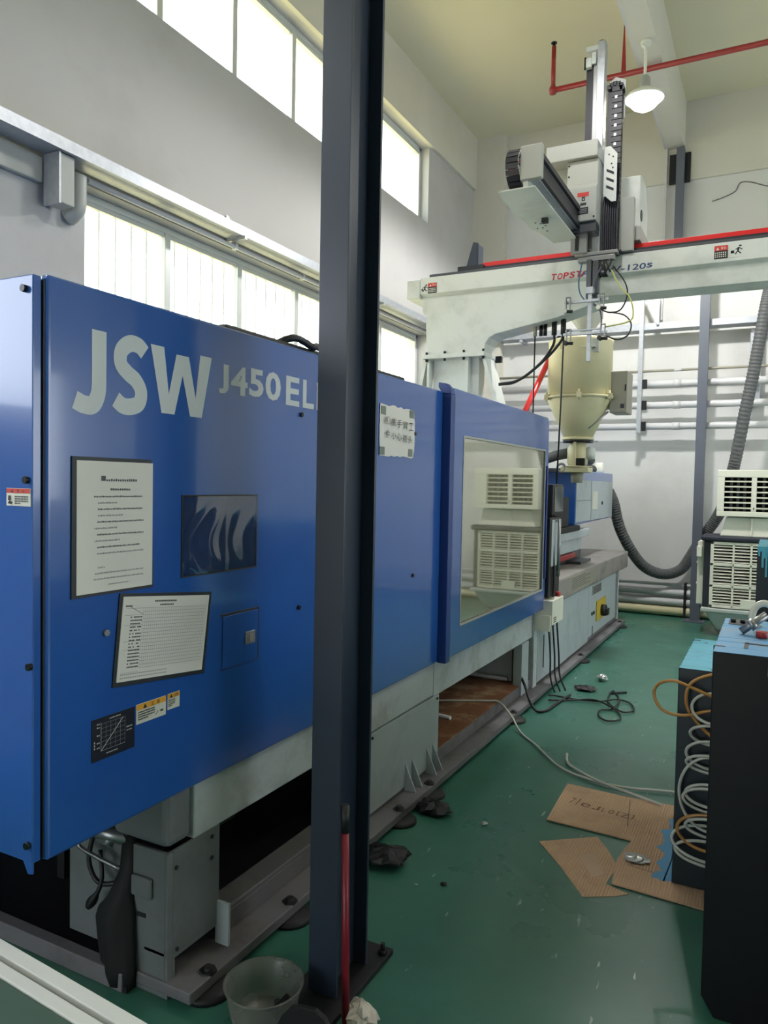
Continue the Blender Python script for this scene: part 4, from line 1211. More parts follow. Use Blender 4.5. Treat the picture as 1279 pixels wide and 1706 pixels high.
# vertical arm
MB('galv').box(-1.305, -1.248, 5.87, 5.96, 3.03, 4.965).build('vertical_arm', rb, 0.004)
MB('chain').box(-1.39, -1.335, 5.90, 5.96, 3.42, 4.83).build('belt_cover', rb)
MB('steel').box(-1.333, -1.307, 5.885, 5.95, 3.42, 4.86).build('guide_rod', rb)
MB('robot').box(-1.39, -1.30, 5.87, 5.97, 4.905, 4.94).box(-1.40, -1.345, 5.86, 5.90, 4.78, 4.85).box(-1.345, -1.312, 5.86, 5.885, 4.80, 4.885).build('arm_top_bracket', rb, 0.004)
MB('bolt').box(-1.40, -1.388, 5.86, 5.875, 4.77, 4.86).box(-1.30, -1.27, 5.9, 5.93, 4.965, 4.985).build('limit_switch', rb)
MB('robot').prism([(-1.245, 4.25), (-1.235, 4.70), (-1.19, 4.735), (-1.115, 4.70), (-1.115, 4.42), (-1.13, 4.42), (-1.13, 4.25)], 'y', 6.00, 6.01).build('chain_cover', rb)
ch2 = MB('chain')
z = 3.42
while z < 4.60:
    ch2.box(-1.20, -1.125, 5.93, 5.995, z, z + 0.036)
    z += 0.042
ch2.box(-1.235, -1.20, 5.945, 5.99, 3.4, 4.60)
for i in range(6):
    a = i * PI / 6
    ch2.box(-1.18 + 0.05 * math.cos(a) - 0.015, -1.18 + 0.05 * math.cos(a) + 0.015, 5.93, 5.995, 4.60 + 0.04 * math.sin(a), 4.63 + 0.04 * math.sin(a))
ch2.build('cable_chain', rb)
for i in range(9):
    MB('steel').box(-1.178, -1.160, 5.926, 5.93, 3.98 + i * 0.07, 4.0 + i * 0.07).build('chain_link', rb)
for i in range(7):
    x = -1.225 + i * 0.016
    MB('chain').tube(smooth_path([(x, 5.90, 3.80), (x, 5.88, 3.6), (x + .004, 5.88, 3.42), (x + 0.012, 5.92, 3.36), (x + .02, 5.98, 3.42), (x + .02, 6.0, 3.7)], 4), 0.009, 6).build('wire', rb)
# tooling at the end of the arm
MB('steel').box(-1.36, -1.10, 5.80, 5.86, 3.345, 3.37).box(-1.39, -1.12, 5.79, 5.85, 3.30, 3.335).build('wrist_plate', rb, 0.003)
MB('dsteel').box(-1.32, -1.285, 5.78, 5.83, 3.02, 3.31).box(-1.275, -1.235, 5.79, 5.85, 3.06, 3.30).cyl((-1.262, 5.80, 3.03), (-1.235, 5.85, 3.28), 0.018, 10).build('wrist_cylinder', rb)
MB('galv').box(-1.30, -1.27, 5.765, 5.79, 2.545, 3.08).box(-1.315, -1.255, 5.755, 5.80, 3.05, 3.10).build('tool_post', rb, 0.002)
MB('galv').box(-1.47, -1.145, 5.745, 5.765, 2.985, 3.005).build('tool_bar', rb, 0.002)
MB('galv').box(-1.47, -1.145, 5.725, 5.745, 2.740, 2.760).box(-1.46, -1.20, 5.745, 5.76, 2.775, 2.785).build('tool_bar', rb, 0.002)
for x, z, dz in ((-1.44, 2.95, 0.0), (-1.19, 2.955, 0.0), (-1.43, 2.71, 0.0), (-1.175, 2.73, 0.03)):
    MB('steel').box(x - 0.018, x - 0.012, 5.72, 5.745, z - 0.02, z + 0.08).box(x + 0.012, x + 0.018, 5.72, 5.745, z - 0.02, z + 0.08).box(x - 0.018, x + 0.018, 5.72, 5.745, z + 0.075, z + 0.08).build('gripper_bracket', rb)
    MB('lab_white' if z > 2.8 else 'black').cyl((x - 0.02, 5.70, z - 0.025), (x - 0.02, 5.75, z - 0.025), 0.017, 10).build('suction_cup', rb)
    MB('black').cyl((x - 0.02, 5.73, z - 0.025), (x + 0.035, 5.73, z - 0.03), 0.012, 8).build('fitting', rb)
for m_, pts in (('wire_teal', [(-1.36, 5.80, 3.30), (-1.375, 5.78, 3.15), (-1.36, 5.77, 3.06), (-1.32, 5.77, 3.0)]),
                ('black', [(-1.13, 5.80, 3.25), (-1.04, 5.80, 3.12), (-1.02, 5.80, 3.02), (-1.06, 5.79, 2.92), (-1.13, 5.78, 2.90), (-1.19, 5.77, 2.92), (-1.26, 5.77, 2.97)]),
                ('black', [(-1.12, 5.78, 2.90), (-1.03, 5.78, 2.87), (-0.98, 5.77, 2.80), (-1.0, 5.76, 2.72), (-1.07, 5.75, 2.69), (-1.15, 5.74, 2.72)]),
                ('wire_yellow', [(-1.14, 5.80, 3.22), (-1.08, 5.80, 3.10), (-1.0, 5.79, 3.0), (-0.97, 5.78, 2.88), (-1.0, 5.77, 2.82), (-1.16, 5.75, 2.79)]),
                ('dsteel', [(-1.21, 5.78, 3.25), (-1.25, 5.76, 3.15), (-1.265, 5.76, 3.03)]),
                ('dsteel', [(-1.26, 5.76, 2.98), (-1.21, 5.75, 2.93), (-1.19, 5.74, 2.85), (-1.19, 5.735, 2.78)])):
    MB(m_).tube(smooth_path(pts, 5), 0.0055, 6).build('air_line', rb)
for i in range(7):
    x = -1.20 + random.uniform(-.05, .06)
    MB('black').tube(smooth_path([(x, 5.86, 3.34), (x + random.uniform(-.05, .05), 5.80, 3.29), (x + random.uniform(-.06, .04), 5.80, 3.24), (-1.22 + random.uniform(-.04, .06), 5.83, 3.18)], 4), 0.006, 6).build('wire', rb)
# connectors and cables below the beam arm
for x, m_ in ((-1.815, 'hopbox'), (-1.765, 'bolt'), (-1.73, 'bolt'), (-1.655, 'black'), (-1.58, 'black')):
    MB(m_).cyl((x, 6.16, 2.93 + (x + 1.8) * 0.14), (x, 6.16, 2.84), 0.016 if x < -1.7 else 0.022, 8).build('connector', rb)
MB('black').cyl((-1.815, 6.16, 2.85), (-1.815, 6.16, 2.20), 0.006, 6).build('cable', rb)
MB('black').tube(smooth_path([(-1.655, 6.16, 2.85), (-1.66, 6.16, 2.76), (-1.76, 6.14, 2.61), (-1.95, 6.12, 2.47), (-2.1, 6.10, 2.445)], 6), 0.011, 6).build('cable', rb)
MB('black').tube(smooth_path([(-1.58, 6.16, 2.85), (-1.60, 6.16, 2.78), (-1.72, 6.14, 2.64), (-1.92, 6.12, 2.485), (-2.1, 6.10, 2.45)], 6), 0.011, 6).build('cable', rb)
MB('black').tube([(-1.575, 6.16, 2.85), (-1.578, 6.14, 2.3), (-1.585, 6.1, 1.56)], 0.007, 6).build('cable', rb)

rp = tag(MB('redgloss').cyl((-2.03, 6.40, 2.09), (-2.03, 7.62, 3.02), 0.027, 10).build('red_tie_bar', loc=(-2.03, 6.4, 2.0)), 'bright red slanting bar between the beam arm and the hopper', 'bar')

# ================================================================== HOPPER DRYER
hx, hy = -1.70, 7.30
hp = thing('hopper_dryer', 'cream hopper dryer hanging beside the blue injection cover', 'hopper', (hx, hy, 1.63))
MB('cream').lathe(hx, hy, [(0.302, 2.462), (0.298, 2.95), (0.303, 2.965), (0.303, 2.985), (0.26, 3.0), (0.0, 3.004)], 40).build('barrel', hp)
MB('cream').lathe(hx, hy, [(0.13, 2.055), (0.298, 2.425), (0.298, 2.432)], 40).build('cone', hp)
MB('cream').lathe(hx, hy, [(0.29, 2.432), (0.325, 2.436), (0.325, 2.456), (0.29, 2.462)], 40).build('flange_ring', hp)
MB('cream').lathe(hx, hy, [(0.13, 2.045), (0.148, 2.046), (0.148, 2.07), (0.13, 2.075)], 32).build('lower_collar', hp)
MB('dark').lathe(hx, hy, [(0.142, 2.022), (0.142, 2.044), (0.13, 2.045)], 32).build('gasket', hp)
MB('steel').cyl((hx - 0.21, hy - 0.05, 2.03), (hx + 0.2, hy - 0.05, 2.03), 0.007, 6).build('slide_gate_rod', hp)
MB('cream').lathe(hx, hy, [(0.075, 1.79), (0.095, 1.82), (0.10, 1.90), (0.10, 1.96), (0.075, 2.0), (0.075, 2.022)], 24).build('valve_body', hp)
MB('cream').box(hx - 0.008, hx + 0.008, hy - 0.14, hy - 0.09, 1.79, 2.03).build('valve_rib', hp)
MB('dark').box(hx + 0.0, hx + 0.085, hy - 0.10, hy - 0.03, 1.80, 1.87).build('sight_opening', hp)
MB('robot').lathe(hx + 0.12, hy, [(0.0, 1.86), (0.04, 1.865), (0.05, 1.90), (0.045, 1.97), (0.0, 1.985)], 16).build('sight_cup', hp)
MB('cream').box(hx - 0.135, hx + 0.125, hy - 0.11, hy + 0.11, 1.735, 1.785).lathe(hx, hy, [(0.12, 1.785), (0.14, 1.787), (0.14, 1.795), (0.1, 1.80)], 24).build('base_plate', hp, 0.004)
MB('hopbox').lathe(hx, hy, [(0.055, 1.635), (0.06, 1.735)], 20).build('spout', hp)
MB('hose').tube(smooth_path([(hx - 0.09, hy, 1.92), (hx - 0.2, hy, 1.90), (hx - 0.35, hy + 0.05, 1.86), (hx - 0.62, hy + 0.1, 1.8)], 6), 0.05, 12).build('feed_hose', hp)
MB('hose').tube(smooth_path([(hx + 0.0, hy + 0.09, 1.9), (hx + 0.02, hy + 0.35, 1.9), (hx - 0.05, hy + 0.8, 1.88)], 5), 0.05, 12).build('feed_hose', hp)
MB('dsteel').box(hx - 0.55, hx - 0.08, hy + 0.02, hy + 0.09, 1.74, 1.775).build('support_arm', hp)
MB('hopbox').box(-1.41, -1.255, hy - 0.02, hy + 0.28, 2.30, 2.69).build('heater_box', hp, 0.008)
MB('bolt').box(-1.31, -1.28, hy - 0.03, hy - 0.02, 2.34, 2.38).box(-1.275, -1.262, hy - 0.028, hy - 0.02, 2.50, 2.56).build('box_latch', hp)
MB('cream').cyl((-1.44, hy + 0.05, 2.40), (-1.36, hy + 0.05, 2.36), 0.05, 12).build('air_inlet', hp)
MB('steel').cyl((-1.42, hy - 0.02, 2.31), (-1.58, hy - 0.12, 2.15), 0.01, 6).build('drain_rod', hp)
for a in (-1.35, -0.35, -2.5, 1.2):
    x, y = hx + 0.328 * math.cos(a), hy + 0.328 * math.sin(a)
    MB('cream').box(x - 0.02, x + 0.02, y - 0.02, y + 0.02, 2.42, 2.47).cyl((x, y, 2.40), (x, y, 2.50), 0.008, 6).build('clamp', hp)
MB('robot2').box(hx + 0.16, hx + 0.22, hy - 0.25, hy - 0.20, 2.84, 2.96).build('lid_latch', hp)
MB('cream').tube(smooth_path([(hx - 0.20, hy - 0.225, 2.87), (hx - 0.19, hy - 0.25, 2.92), (hx - 0.14, hy - 0.275, 2.92), (hx - 0.12, hy - 0.275, 2.88)], 4), 0.007, 6).build('lift_handle', hp)
MB('lab_white').box(hx + 0.06, hx + 0.2, hy - 0.303, hy - 0.255, 2.88, 2.884).build('rating_plate', hp)
MB('robot').box(hx - 0.10, hx + 0.06, hy - 0.12, hy + 0.05, 3.003, 3.05).build('lid_box', hp, 0.006)
MB('robot2').lathe(hx + 0.05, hy, [(0.03, 3.02), (0.05, 3.06), (0.15, 3.20), (0.15, 3.5)], 20).build('material_receiver', hp)
MB('bolt').cyl((hx + 0.10, hy - 0.15, 3.0), (hx + 0.16, hy - 0.15, 3.04), 0.025, 8).build('lid_knob', hp)
MB('bolt').cyl((hx - 0.18, hy - 0.12, 3.0), (hx - 0.18, hy - 0.12, 3.03), 0.02, 8).build('lid_knob', hp)

# ================================================================== flexible duct hose, corrugated
du = thing('duct_hose', 'thick grey corrugated duct hose sagging from the blue cover to the cooler', 'hose', (-1.1, 9.5, 0.5))
hpts = smooth_path([(-1.80, 9.40, 1.55), (-1.745, 9.45, 1.407), (-1.68, 9.55, 1.10), (-1.54, 9.68, 0.79), (-1.39, 9.80, 0.60), (-1.19, 9.885, 0.53), (-1.0, 9.90, 0.60), (-0.885, 9.90, 0.78), (-0.77, 9.90, 1.0), (-0.63, 9.86, 1.22), (-0.535, 9.80, 1.43), (-0.47, 9.70, 1.70), (-0.412, 9.58, 1.98), (-0.338, 9.5, 2.454), (-0.27, 9.47, 2.86), (-0.215, 9.45, 3.256), (-0.16, 9.45, 3.66), (-0.12, 9.45, 3.9)], 40)
MB('hose').tube(hpts, [0.068 if i % 4 < 2 else 0.063 for i in range(len(hpts))], 14).build('hose_run', du)
MB('galv').tube([(-0.13, 9.45, 3.88), (-0.17, 9.40, 3.98), (-0.23, 9.32, 4.06)], 0.075, 16).build('metal_elbow', du)

# ================================================================== evaporative air cooler
ac = thing('air_cooler', 'white and dark upright evaporative air cooler with a louvred head near the back wall', 'cooler', (-0.25, 9.2, 0))
MB('coolgrey').hexa([(-0.53, 8.98, 0.05), (0.13, 8.98, 0.05), (0.13, 9.42, 0.05), (-0.53, 9.42, 0.05), (-0.64, 8.87, 0.265), (0.24, 8.87, 0.265), (0.24, 9.40, 0.265), (-0.64, 9.40, 0.265)]).build('water_pan', ac, 0.02)
MB('coolgrey').box(-0.68, 0.28, 8.84, 9.40, 0.265, 0.305).build('pan_rim', ac, 0.008)
MB('cooldark').box(-0.67, 0.27, 8.93, 9.40, 0.305, 1.035).build('body', ac, 0.01)
MB('cooldark').box(-0.70, 0.30, 8.87, 9.40, 1.035, 1.095).build('body_top', ac, 0.02)
gr = MB('coolwhite')
GX = [-0.60, -0.565, -0.382, -0.362, -0.215, -0.19, -0.02, 0.0, 0.165, 0.2]
gr.box(-0.60, -0.567, 8.885, 8.93, 0.315, 1.03).box(0.167, 0.2, 8.885, 8.93, 0.315, 1.03)
for z in (0.315, 0.535, 0.77, 1.0):
    gr.box(-0.60, 0.2, 8.885, 8.93, z, z + 0.03)
for x in (-0.382, -0.21, -0.015):
    gr.box(x, x + 0.02, 8.885, 8.93, 0.32, 1.02)
gr.box(-0.29, -0.12, 8.88, 8.93, 0.325, 0.42)
gr.build('grille_frame', ac, 0.003)
MB('void').box(-0.57, 0.17, 8.926, 8.931, 0.33, 1.0).build('filter_back', ac)
cells = [(-0.567, -0.382), (-0.362, -0.21), (-0.19, -0.015), (0.005, 0.167)]
first = None
for a, b in cells:
    for zb, zt in ((0.345, 0.535), (0.565, 0.77), (0.80, 1.0)):
        for k in range(6):
            z = zb + (zt - zb) * (k + 0.25) / 6
            h = (zt - zb) / 6
            MB('coolwhite').hexa([(a, 8.888, z), (b, 8.888, z), (b, 8.894, z), (a, 8.894, z), (a, 8.912, z + h * 0.45), (b, 8.912, z + h * 0.45), (b, 8.918, z + h * 0.45), (a, 8.918, z + h * 0.45)]).build('slat', ac)
sg = MB('coolwhite').box(-0.735, -0.672, 8.97, 9.38, 0.33, 1.02)
for z in (0.55, 0.78):
    sg.box(-0.742, -0.735, 8.96, 9.39, z, z + 0.02)
sg.build('side_grille', ac, 0.01)
MB('coolwhite').box(-0.74, -0.69, 8.9, 8.97, 0.86, 0.97).box(-0.742, -0.74, 8.91, 8.96, 0.89, 0.93, 'dark').build('control_box', ac, 0.006)
MB('coolwhite').hexa([(-0.515, 8.93, 1.095), (0.22, 8.93, 1.095), (0.22, 9.4, 1.095), (-0.515, 9.4, 1.095), (-0.46, 8.95, 1.30), (0.17, 8.95, 1.30), (0.17, 9.4, 1.30), (-0.46, 9.4, 1.30)]).box(-0.215, -0.20, 8.915, 8.95, 1.10, 1.30).build('neck', ac, 0.01)
hd = MB('coolwhite')
hd.box(-0.555, 0.26, 8.88, 8.93, 1.31, 1.365).box(-0.555, 0.26, 8.88, 8.93, 1.73, 1.81).box(-0.555, -0.485, 8.88, 8.93, 1.365, 1.73).box(-0.222, -0.172, 8.88, 8.93, 1.365, 1.73).box(0.10, 0.26, 8.88, 8.93, 1.365, 1.73)
hd.build('head_frame', ac, 0.005)
MB('coolwhite').box(-0.55, 0.255, 9.2, 9.4, 1.31, 1.805).box(-0.55, -0.53, 8.93, 9.2, 1.31, 1.805).box(0.235, 0.255, 8.93, 9.2, 1.31, 1.805).box(-0.53, 0.235, 8.93, 9.2, 1.79, 1.805).box(-0.53, 0.235, 8.93, 9.2, 1.31, 1.32).build('head_box', ac)
MB('void').box(-0.53, 0.235, 9.10, 9.11, 1.32, 1.79).build('head_interior', ac)
for a, b in ((-0.485, -0.222), (-0.172, 0.10)):
    for k in range(6):
        z = 1.395 + k * 0.057
        MB('coolwhite').hexa([(a, 8.885, z), (b, 8.885, z), (b, 8.925, z + 0.008), (a, 8.925, z + 0.008), (a, 8.885, z + 0.009), (b, 8.885, z + 0.009), (b, 8.925, z + 0.017), (a, 8.925, z + 0.017)]).build('louvre', ac)
    for k in range(3):
        x = a + (b - a) * (k + 1) / 4
        MB('hose').box(x - 0.013, x + 0.013, 8.95, 8.99, 1.37, 1.73).build('vane', ac)
MB('bolt').box(-0.20, -0.19, 8.875, 8.88, 1.39, 1.41).build('latch', ac)
for x in (-0.45, 0.05):
    for y in (9.02, 9.36):
        MB('black').cyl((x - 0.012, y, 0.026), (x + 0.012, y, 0.026), 0.026, 12).box(x - 0.016, x + 0.016, y - 0.012, y + 0.012, 0.03, 0.052).build('caster', ac)

# ================================================================== MOULDS (stacked steel plates)
def plates(root, x0, x1, ys, z0, z1, side, tops, name='mold_plate', dz=None):
    for k, (a, b) in enumerate(zip(ys, ys[1:])):
        top = z1 - (dz[k] if dz else 0)
        mb = MB(side).box(x0 + (0.001 if k % 2 else 0), x1, a + 0.0012, b - 0.0012, z0, top)
        mi = mb._mi(tops[k % len(tops)])
        mb.mi[1] = mi
        mb.build(name, root, 0.003)
ma = thing('injection_mold', 'tall black-fronted steel mould with a worn blue top at right edge', 'mold', (0.15, 2.77, 0))
MB('mold_blk').prism([(-0.148, 0.06), (-0.11, 0.0), (0.55, 0.0), (0.55, 1.116), (-0.148, 1.116)], 'y', 2.436, 2.525).build('clamp_plate', ma, 0.004)
MB('mold_mix').box(-0.147, 0.55, 2.437, 2.524, 1.1155, 1.1165).build('paint_film', ma)
plates(ma, -0.150, 0.55, [2.526, 2.62, 2.69, 2.93], 0.0, 1.116, 'mold_blk', ['mold_mix', 'mold_mix'])
plates(ma, -0.150, 0.55, [2.93, 2.965, 3.035, 3.10], 0.0, 1.116, 'mold_blk', ['mold_mix'])
MB('black').box(-0.152, -0.118, 2.518, 2.534, 1.10, 1.1172).box(-0.066, 0.2, 2.605, 2.622, 1.1165, 1.1175).box(-0.068, -0.056, 2.53, 2.622, 1.1165, 1.1175).build('slot', ma)
MB('black').box(-0.132, -0.072, 2.955, 3.085, 1.1165, 1.1178).build('pocket', ma)
for x in (-0.118, -0.087):
    MB('bolt').cyl((x, 3.0, 1.1178), (x, 3.0, 1.130), 0.009, 8).build('cap_screw', ma)
MB('steel').box(0.0, 0.55, 2.43, 2.436, 1.06, 1.10).build('edge_strip', ma)
MB('clearhose').tube(smooth_path([(0.06, 2.92, 1.13), (0.0, 2.92, 1.20), (-0.04, 2.9, 1.20), (-0.055, 2.88, 1.16), (-0.03, 2.86, 1.13)], 5), 0.012, 10).build('hose', ma)
MB('steel').cyl((-0.085, 2.78, 1.125), (-0.01, 2.80, 1.185), 0.013, 10).cyl((-0.06, 2.786, 1.144), (-0.045, 2.79, 1.156), 0.02, 8).build('hose_coupling', ma)
MB('red').cyl((-0.022, 2.74, 1.117), (-0.022, 2.74, 1.138), 0.018, 14).build('hose_plug', ma)

mb_ = thing('injection_mold', 'shorter steel mould with a bright cyan top standing on the cardboard', 'mold', (0.0, 3.5, 0.008))
plates(mb_, -0.316, 0.35, [3.184, 3.235, 3.36, 3.44, 3.52, 3.60, 3.74, 3.85], 0.011, 0.887, 'mold_teal', ['mold_cyan'])
MB('black').box(-0.318, -0.285, 3.798, 3.812, 0.875, 0.8882).box(-0.20, -0.165, 3.20, 3.212, 0.88, 0.8882).box(-0.265, -0.25, 3.755, 3.765, 0.88, 0.8882).build('slot', mb_)
mc_ = thing('injection_mold', 'dark steel mould with cyan paint drips, behind the black-fronted mould', 'mold', (0.25, 4.7, 0))
plates(mc_, -0.072, 0.6, [4.45, 4.55, 4.75, 4.95, 5.1], 0.0, 1.30, 'mold_teal', ['mold_cyan'])
dr = MB('mold_cyan')
for x, l in ((-0.068, 0.05), (-0.05, 0.11), (-0.04, 0.06), (-0.032, 0.16), (-0.02, 0.05), (-0.008, 0.08), (0.01, 0.05), (0.03, 0.12), (0.06, 0.06)):
    dr.box(x, x + 0.010, 4.446, 4.4512, 1.30 - l, 1.30)
dr.box(-0.072, 0.6, 4.447, 4.4512, 1.275, 1.30)
dr.build('paint_drips', mc_)

# hoses looping out between the two front moulds (plane y about 3.14)
def hose(name, m, pts, r, label, group=None, k=8, wob=0.0, tilt=0.0):
    zs = [p[1] for p in pts]
    zc, zh = (max(zs) + min(zs)) / 2, (max(zs) - min(zs)) / 2
    P = [(x, 3.142 + wob * math.sin(i * 1.7) + tilt * (z - zc) / zh, z) for i, (x, z) in enumerate(pts)]
    o = MB(m).tube(smooth_path(P, k), r, 10).build(name, loc=(P[0][0], P[0][1], min(p[2] for p in P)))
    return tag(o, label, 'hose', group)
hose('coolant_hose', 'amber', [(-0.06, 0.905), (-0.186, 0.883), (-0.262, 0.843), (-0.281, 0.783), (-0.262, 0.716), (-0.185, 0.64), (-0.10, 0.60)], 0.0062, 'amber hose making the uppermost small arc out of the moulds', wob=0.008)
hose('coolant_hose', 'amber', [(-0.08, 0.765), (-0.186, 0.795), (-0.262, 0.824), (-0.328, 0.843), (-0.384, 0.820), (-0.401, 0.773), (-0.365, 0.721), (-0.287, 0.711), (-0.188, 0.741), (-0.08, 0.755)], 0.0062, 'amber hose swung furthest out to the left past the cyan mould', wob=0.01)
wl_ = [(0.806, 0.694, 0.259), (0.687, 0.603, 0.262), (0.626, 0.507, 0.274), (0.568, 0.493, 0.272), (0.563, 0.261, 0.295), (0.451, 0.362, 0.272), (0.440, 0.336, 0.280), (0.334, 0.184, 0.298), (0.320, 0.238, 0.268), (0.280, 0.154, 0.316), (0.222, 0.133, 0.303)]
nth = ['topmost', 'second from the top', 'third from the top', 'fourth from the top and small', '', 'small one nested inside the tallest arc', 'wider one nested inside the tallest arc', '', 'small one just below the tallest arc', 'lowest but one, swung out furthest past the mould corner', 'lowest of all just above the cardboard']
labs = ['clear hose loop between the moulds, ' + q for q in nth]
labs[4] = 'clear hose making the tallest arc in the gap between the moulds'
labs[7] = 'brownish hose loop just below the tallest clear arc'
for (zt, zb, rx), lb in zip(wl_, labs):
    zm = (zt + zb) / 2
    hz_ = (zt - zb) / 2
    xx_ = -rx
    a_ = rx - 0.175
    pts = [(-0.06, zt - 0.012), (-0.12, zt - 0.003)] + [(-0.175 - a_ * math.sin(t_ * PI / 8), zm + hz_ * math.cos(t_ * PI / 8)) for t_ in range(9)] + [(-0.12, zb + 0.002), (-0.06, zb + 0.008)]
    hose('coolant_hose', 'amber' if 'brown' in lb else 'clearhose', pts, 0.0060, lb, wob=0.0, tilt=random.uniform(-0.022, 0.022), k=4)

# ================================================================== cardboard, floor things
cbA = [(-0.932, 3.99), (-0.62, 3.97), (-0.18, 3.99), (0.30, 4.0), (0.30, 3.02), (-0.195, 3.045), (-0.35, 3.055), (-0.529, 3.066), (-0.545, 3.28), (-0.52, 3.49), (-0.72, 3.50), (-0.913, 3.505)]
cb_ = thing('cardboard_sheet', 'large L shaped flattened cardboard sheet under the cyan-topped mould', 'cardboard', (-0.3, 3.5, 0))
MB('cardboard').prism(cbA, 'z', 0.003, 0.009).build('sheet', cb_)
pb = MB('bluepaint')
edge = [(-0.316, 3.95), (-0.36, 3.93), (-0.355, 3.84), (-0.40, 3.80), (-0.375, 3.70), (-0.42, 3.66), (-0.385, 3.56), (-0.41, 3.48), (-0.37, 3.42), (-0.395, 3.33), (-0.37, 3.27), (-0.40, 3.20), (-0.35, 3.185), (-0.316, 3.20)]
ee = []
for A, B in zip(edge, edge[1:]):
    for q in range(4):
        f_ = q / 4
        ee.append((A[0] * (1 - f_) + B[0] * f_ + (random.uniform(-.012, .012) if 0 < len(ee) else 0), A[1] * (1 - f_) + B[1] * f_ + random.uniform(-.008, .008)))
ee.append(edge[-1])
pb.prism(ee, 'z', 0.009, 0.0096)
pb.build('paint_stain', cb_)
mk = MB('fadedink')
a0 = Vector((-0.88, 3.80)); ux = Vector((0.97, -0.06)).normalized()
for q, dx, w_, h_ in (('7', 0.0, 0.022, 0.075), ('|', 0.036, 0.006, 0.085), ('e', 0.058, 0.05, 0.05), ('-', 0.118, 0.02, 0.012), ('1', 0.142, 0.012, 0.05), ('L', 0.166, 0.018, 0.05), ('0', 0.198, 0.026, 0.05), ('[', 0.238, 0.014, 0.055), ('Z', 0.258, 0.04, 0.05), (']', 0.304, 0.014, 0.055)):
    mk.text(q, (-0.87 + dx, 3.745 - dx * 0.12, 0.0094), (0.98, -0.12, 0), (0.1, 0.98, 0), w_, h_, stretch=True)
mk.build('printed_marks', cb_)
line2_z = [((-0.60, 3.94), (-0.56, 3.62)), ((-0.50, 3.25), (-0.36, 3.23))]
for (a, b) in line2_z:
    A, B = Vector(a), Vector(b); dd = (B - A).normalized(); nn = Vector((-dd.y, dd.x)) * 0.0015
    cr = MB('ink').add([(A.x + nn.x, A.y + nn.y, .0093), (A.x - nn.x, A.y - nn.y, .0093), (B.x - nn.x, B.y - nn.y, .0093), (B.x + nn.x, B.y + nn.y, .0093)], [(0, 1, 2, 3)])
    cr.build('fold_line', cb_)
cb2 = thing('cardboard_sheet', 'smaller loose five sided cardboard piece in front of the large sheet', 'cardboard', (-0.65, 3.2, 0))
MB('cardboard').prism([(-0.886, 3.282), (-0.74, 3.40), (-0.665, 3.458), (-0.60, 3.36), (-0.533, 3.23), (-0.55, 3.06), (-0.535, 3.055), (-0.455, 3.028), (-0.50, 2.985), (-0.61, 2.918), (-0.74, 3.10)], 'z', 0.0002, 0.0026).build('sheet', cb2)
MB('stampc').prism([(-0.70, 3.24), (-0.64, 3.30), (-0.57, 3.13), (-0.61, 3.09)], 'z', 0.0026, 0.0028).build('pale_stamp', cb2)

def crumple(name, m, c, r, h, label, cat, seed, n=14):
    rnd = random.Random(seed)
    vs, fs = [], []
    rings = 6
    for i in range(rings + 1):
        f = i / rings
        for k in range(n):
            a = 2 * PI * k / n
            rr = r * math.sin(PI * (0.12 + 0.86 * f) if f < 1 else 0.06) * rnd.uniform(0.65, 1.15)
            vs.append((c[0] + rr * math.cos(a), c[1] + rr * math.sin(a) * 0.8, c[2] + h * (f + rnd.uniform(-0.10, 0.10) * (0 < f)) ))
    for i in range(rings):
        for k in range(n):
            l = (k + 1) % n
            fs.append((i * n + k, i * n + l, (i + 1) * n + l, (i + 1) * n + k))
    fs.append(tuple(range(n - 1, -1, -1)))
    fs.append(tuple(rings * n + k for k in range(n)))
    vs = [(x, y, max(c[2], z)) for x, y, z in vs]
    o = MB(m).add(vs, fs).build(name, loc=c)
    return tag(o, label, cat)
crumple('foil_scrap', 'foil', (-0.47, 3.31, 0.0094), 0.055, 0.022, 'crumpled silver foil lying on the cardboard', 'foil', 3)
crumple('paper_ball', 'foil', (-1.21, 6.29, 0), 0.045, 0.06, 'crumpled pale wrapper on the floor behind the black cable coil', 'litter', 5)
crumple('metal_nut', 'foil', (-1.16, 3.32, 0), 0.018, 0.016, 'small pale metal scrap alone on the green floor', 'litter', 6)
crumple('plastic_chip', 'dark', (-1.118, 2.733, 0), 0.016, 0.012, 'small dark chip on the floor right of the column', 'litter', 8, 8)
crumple('white_chip', 'foil', (-1.215, 2.68, 0), 0.009, 0.005, 'tiny white fleck on the floor beside the column', 'litter', 9, 7)
crumple('oily_rag', 'dark', (-1.40, 2.78, 0), 0.11, 0.07, 'black oily rag heap under the machine edge right of the column', 'rag', 12, 18)
crumple('oily_rag', 'dark', (-1.42, 3.32, 0), 0.10, 0.06, 'black oily rag heap under the machine edge farther from the column', 'rag', 13, 18)
crumple('cotton_glove', 'rag', (-1.022, 1.885, 0), 0.058, 0.085, 'crumpled white cotton glove at the foot of the red stick', 'glove', 15, 18)
crumple('wire_scraps', 'dark', (-1.27, 5.95, 0), 0.09, 0.035, 'tangle of dark wire scraps beside the black cable coil', 'litter', 21, 16)
tag(MB('dark').cyl((-1.08, 5.92, 0.008), (-0.97, 6.02, 0.008), 0.008, 6).build('loose_bolt', loc=(-1.03, 5.97, 0)), 'thin dark bolt on the floor right of the wire scraps', 'litter')

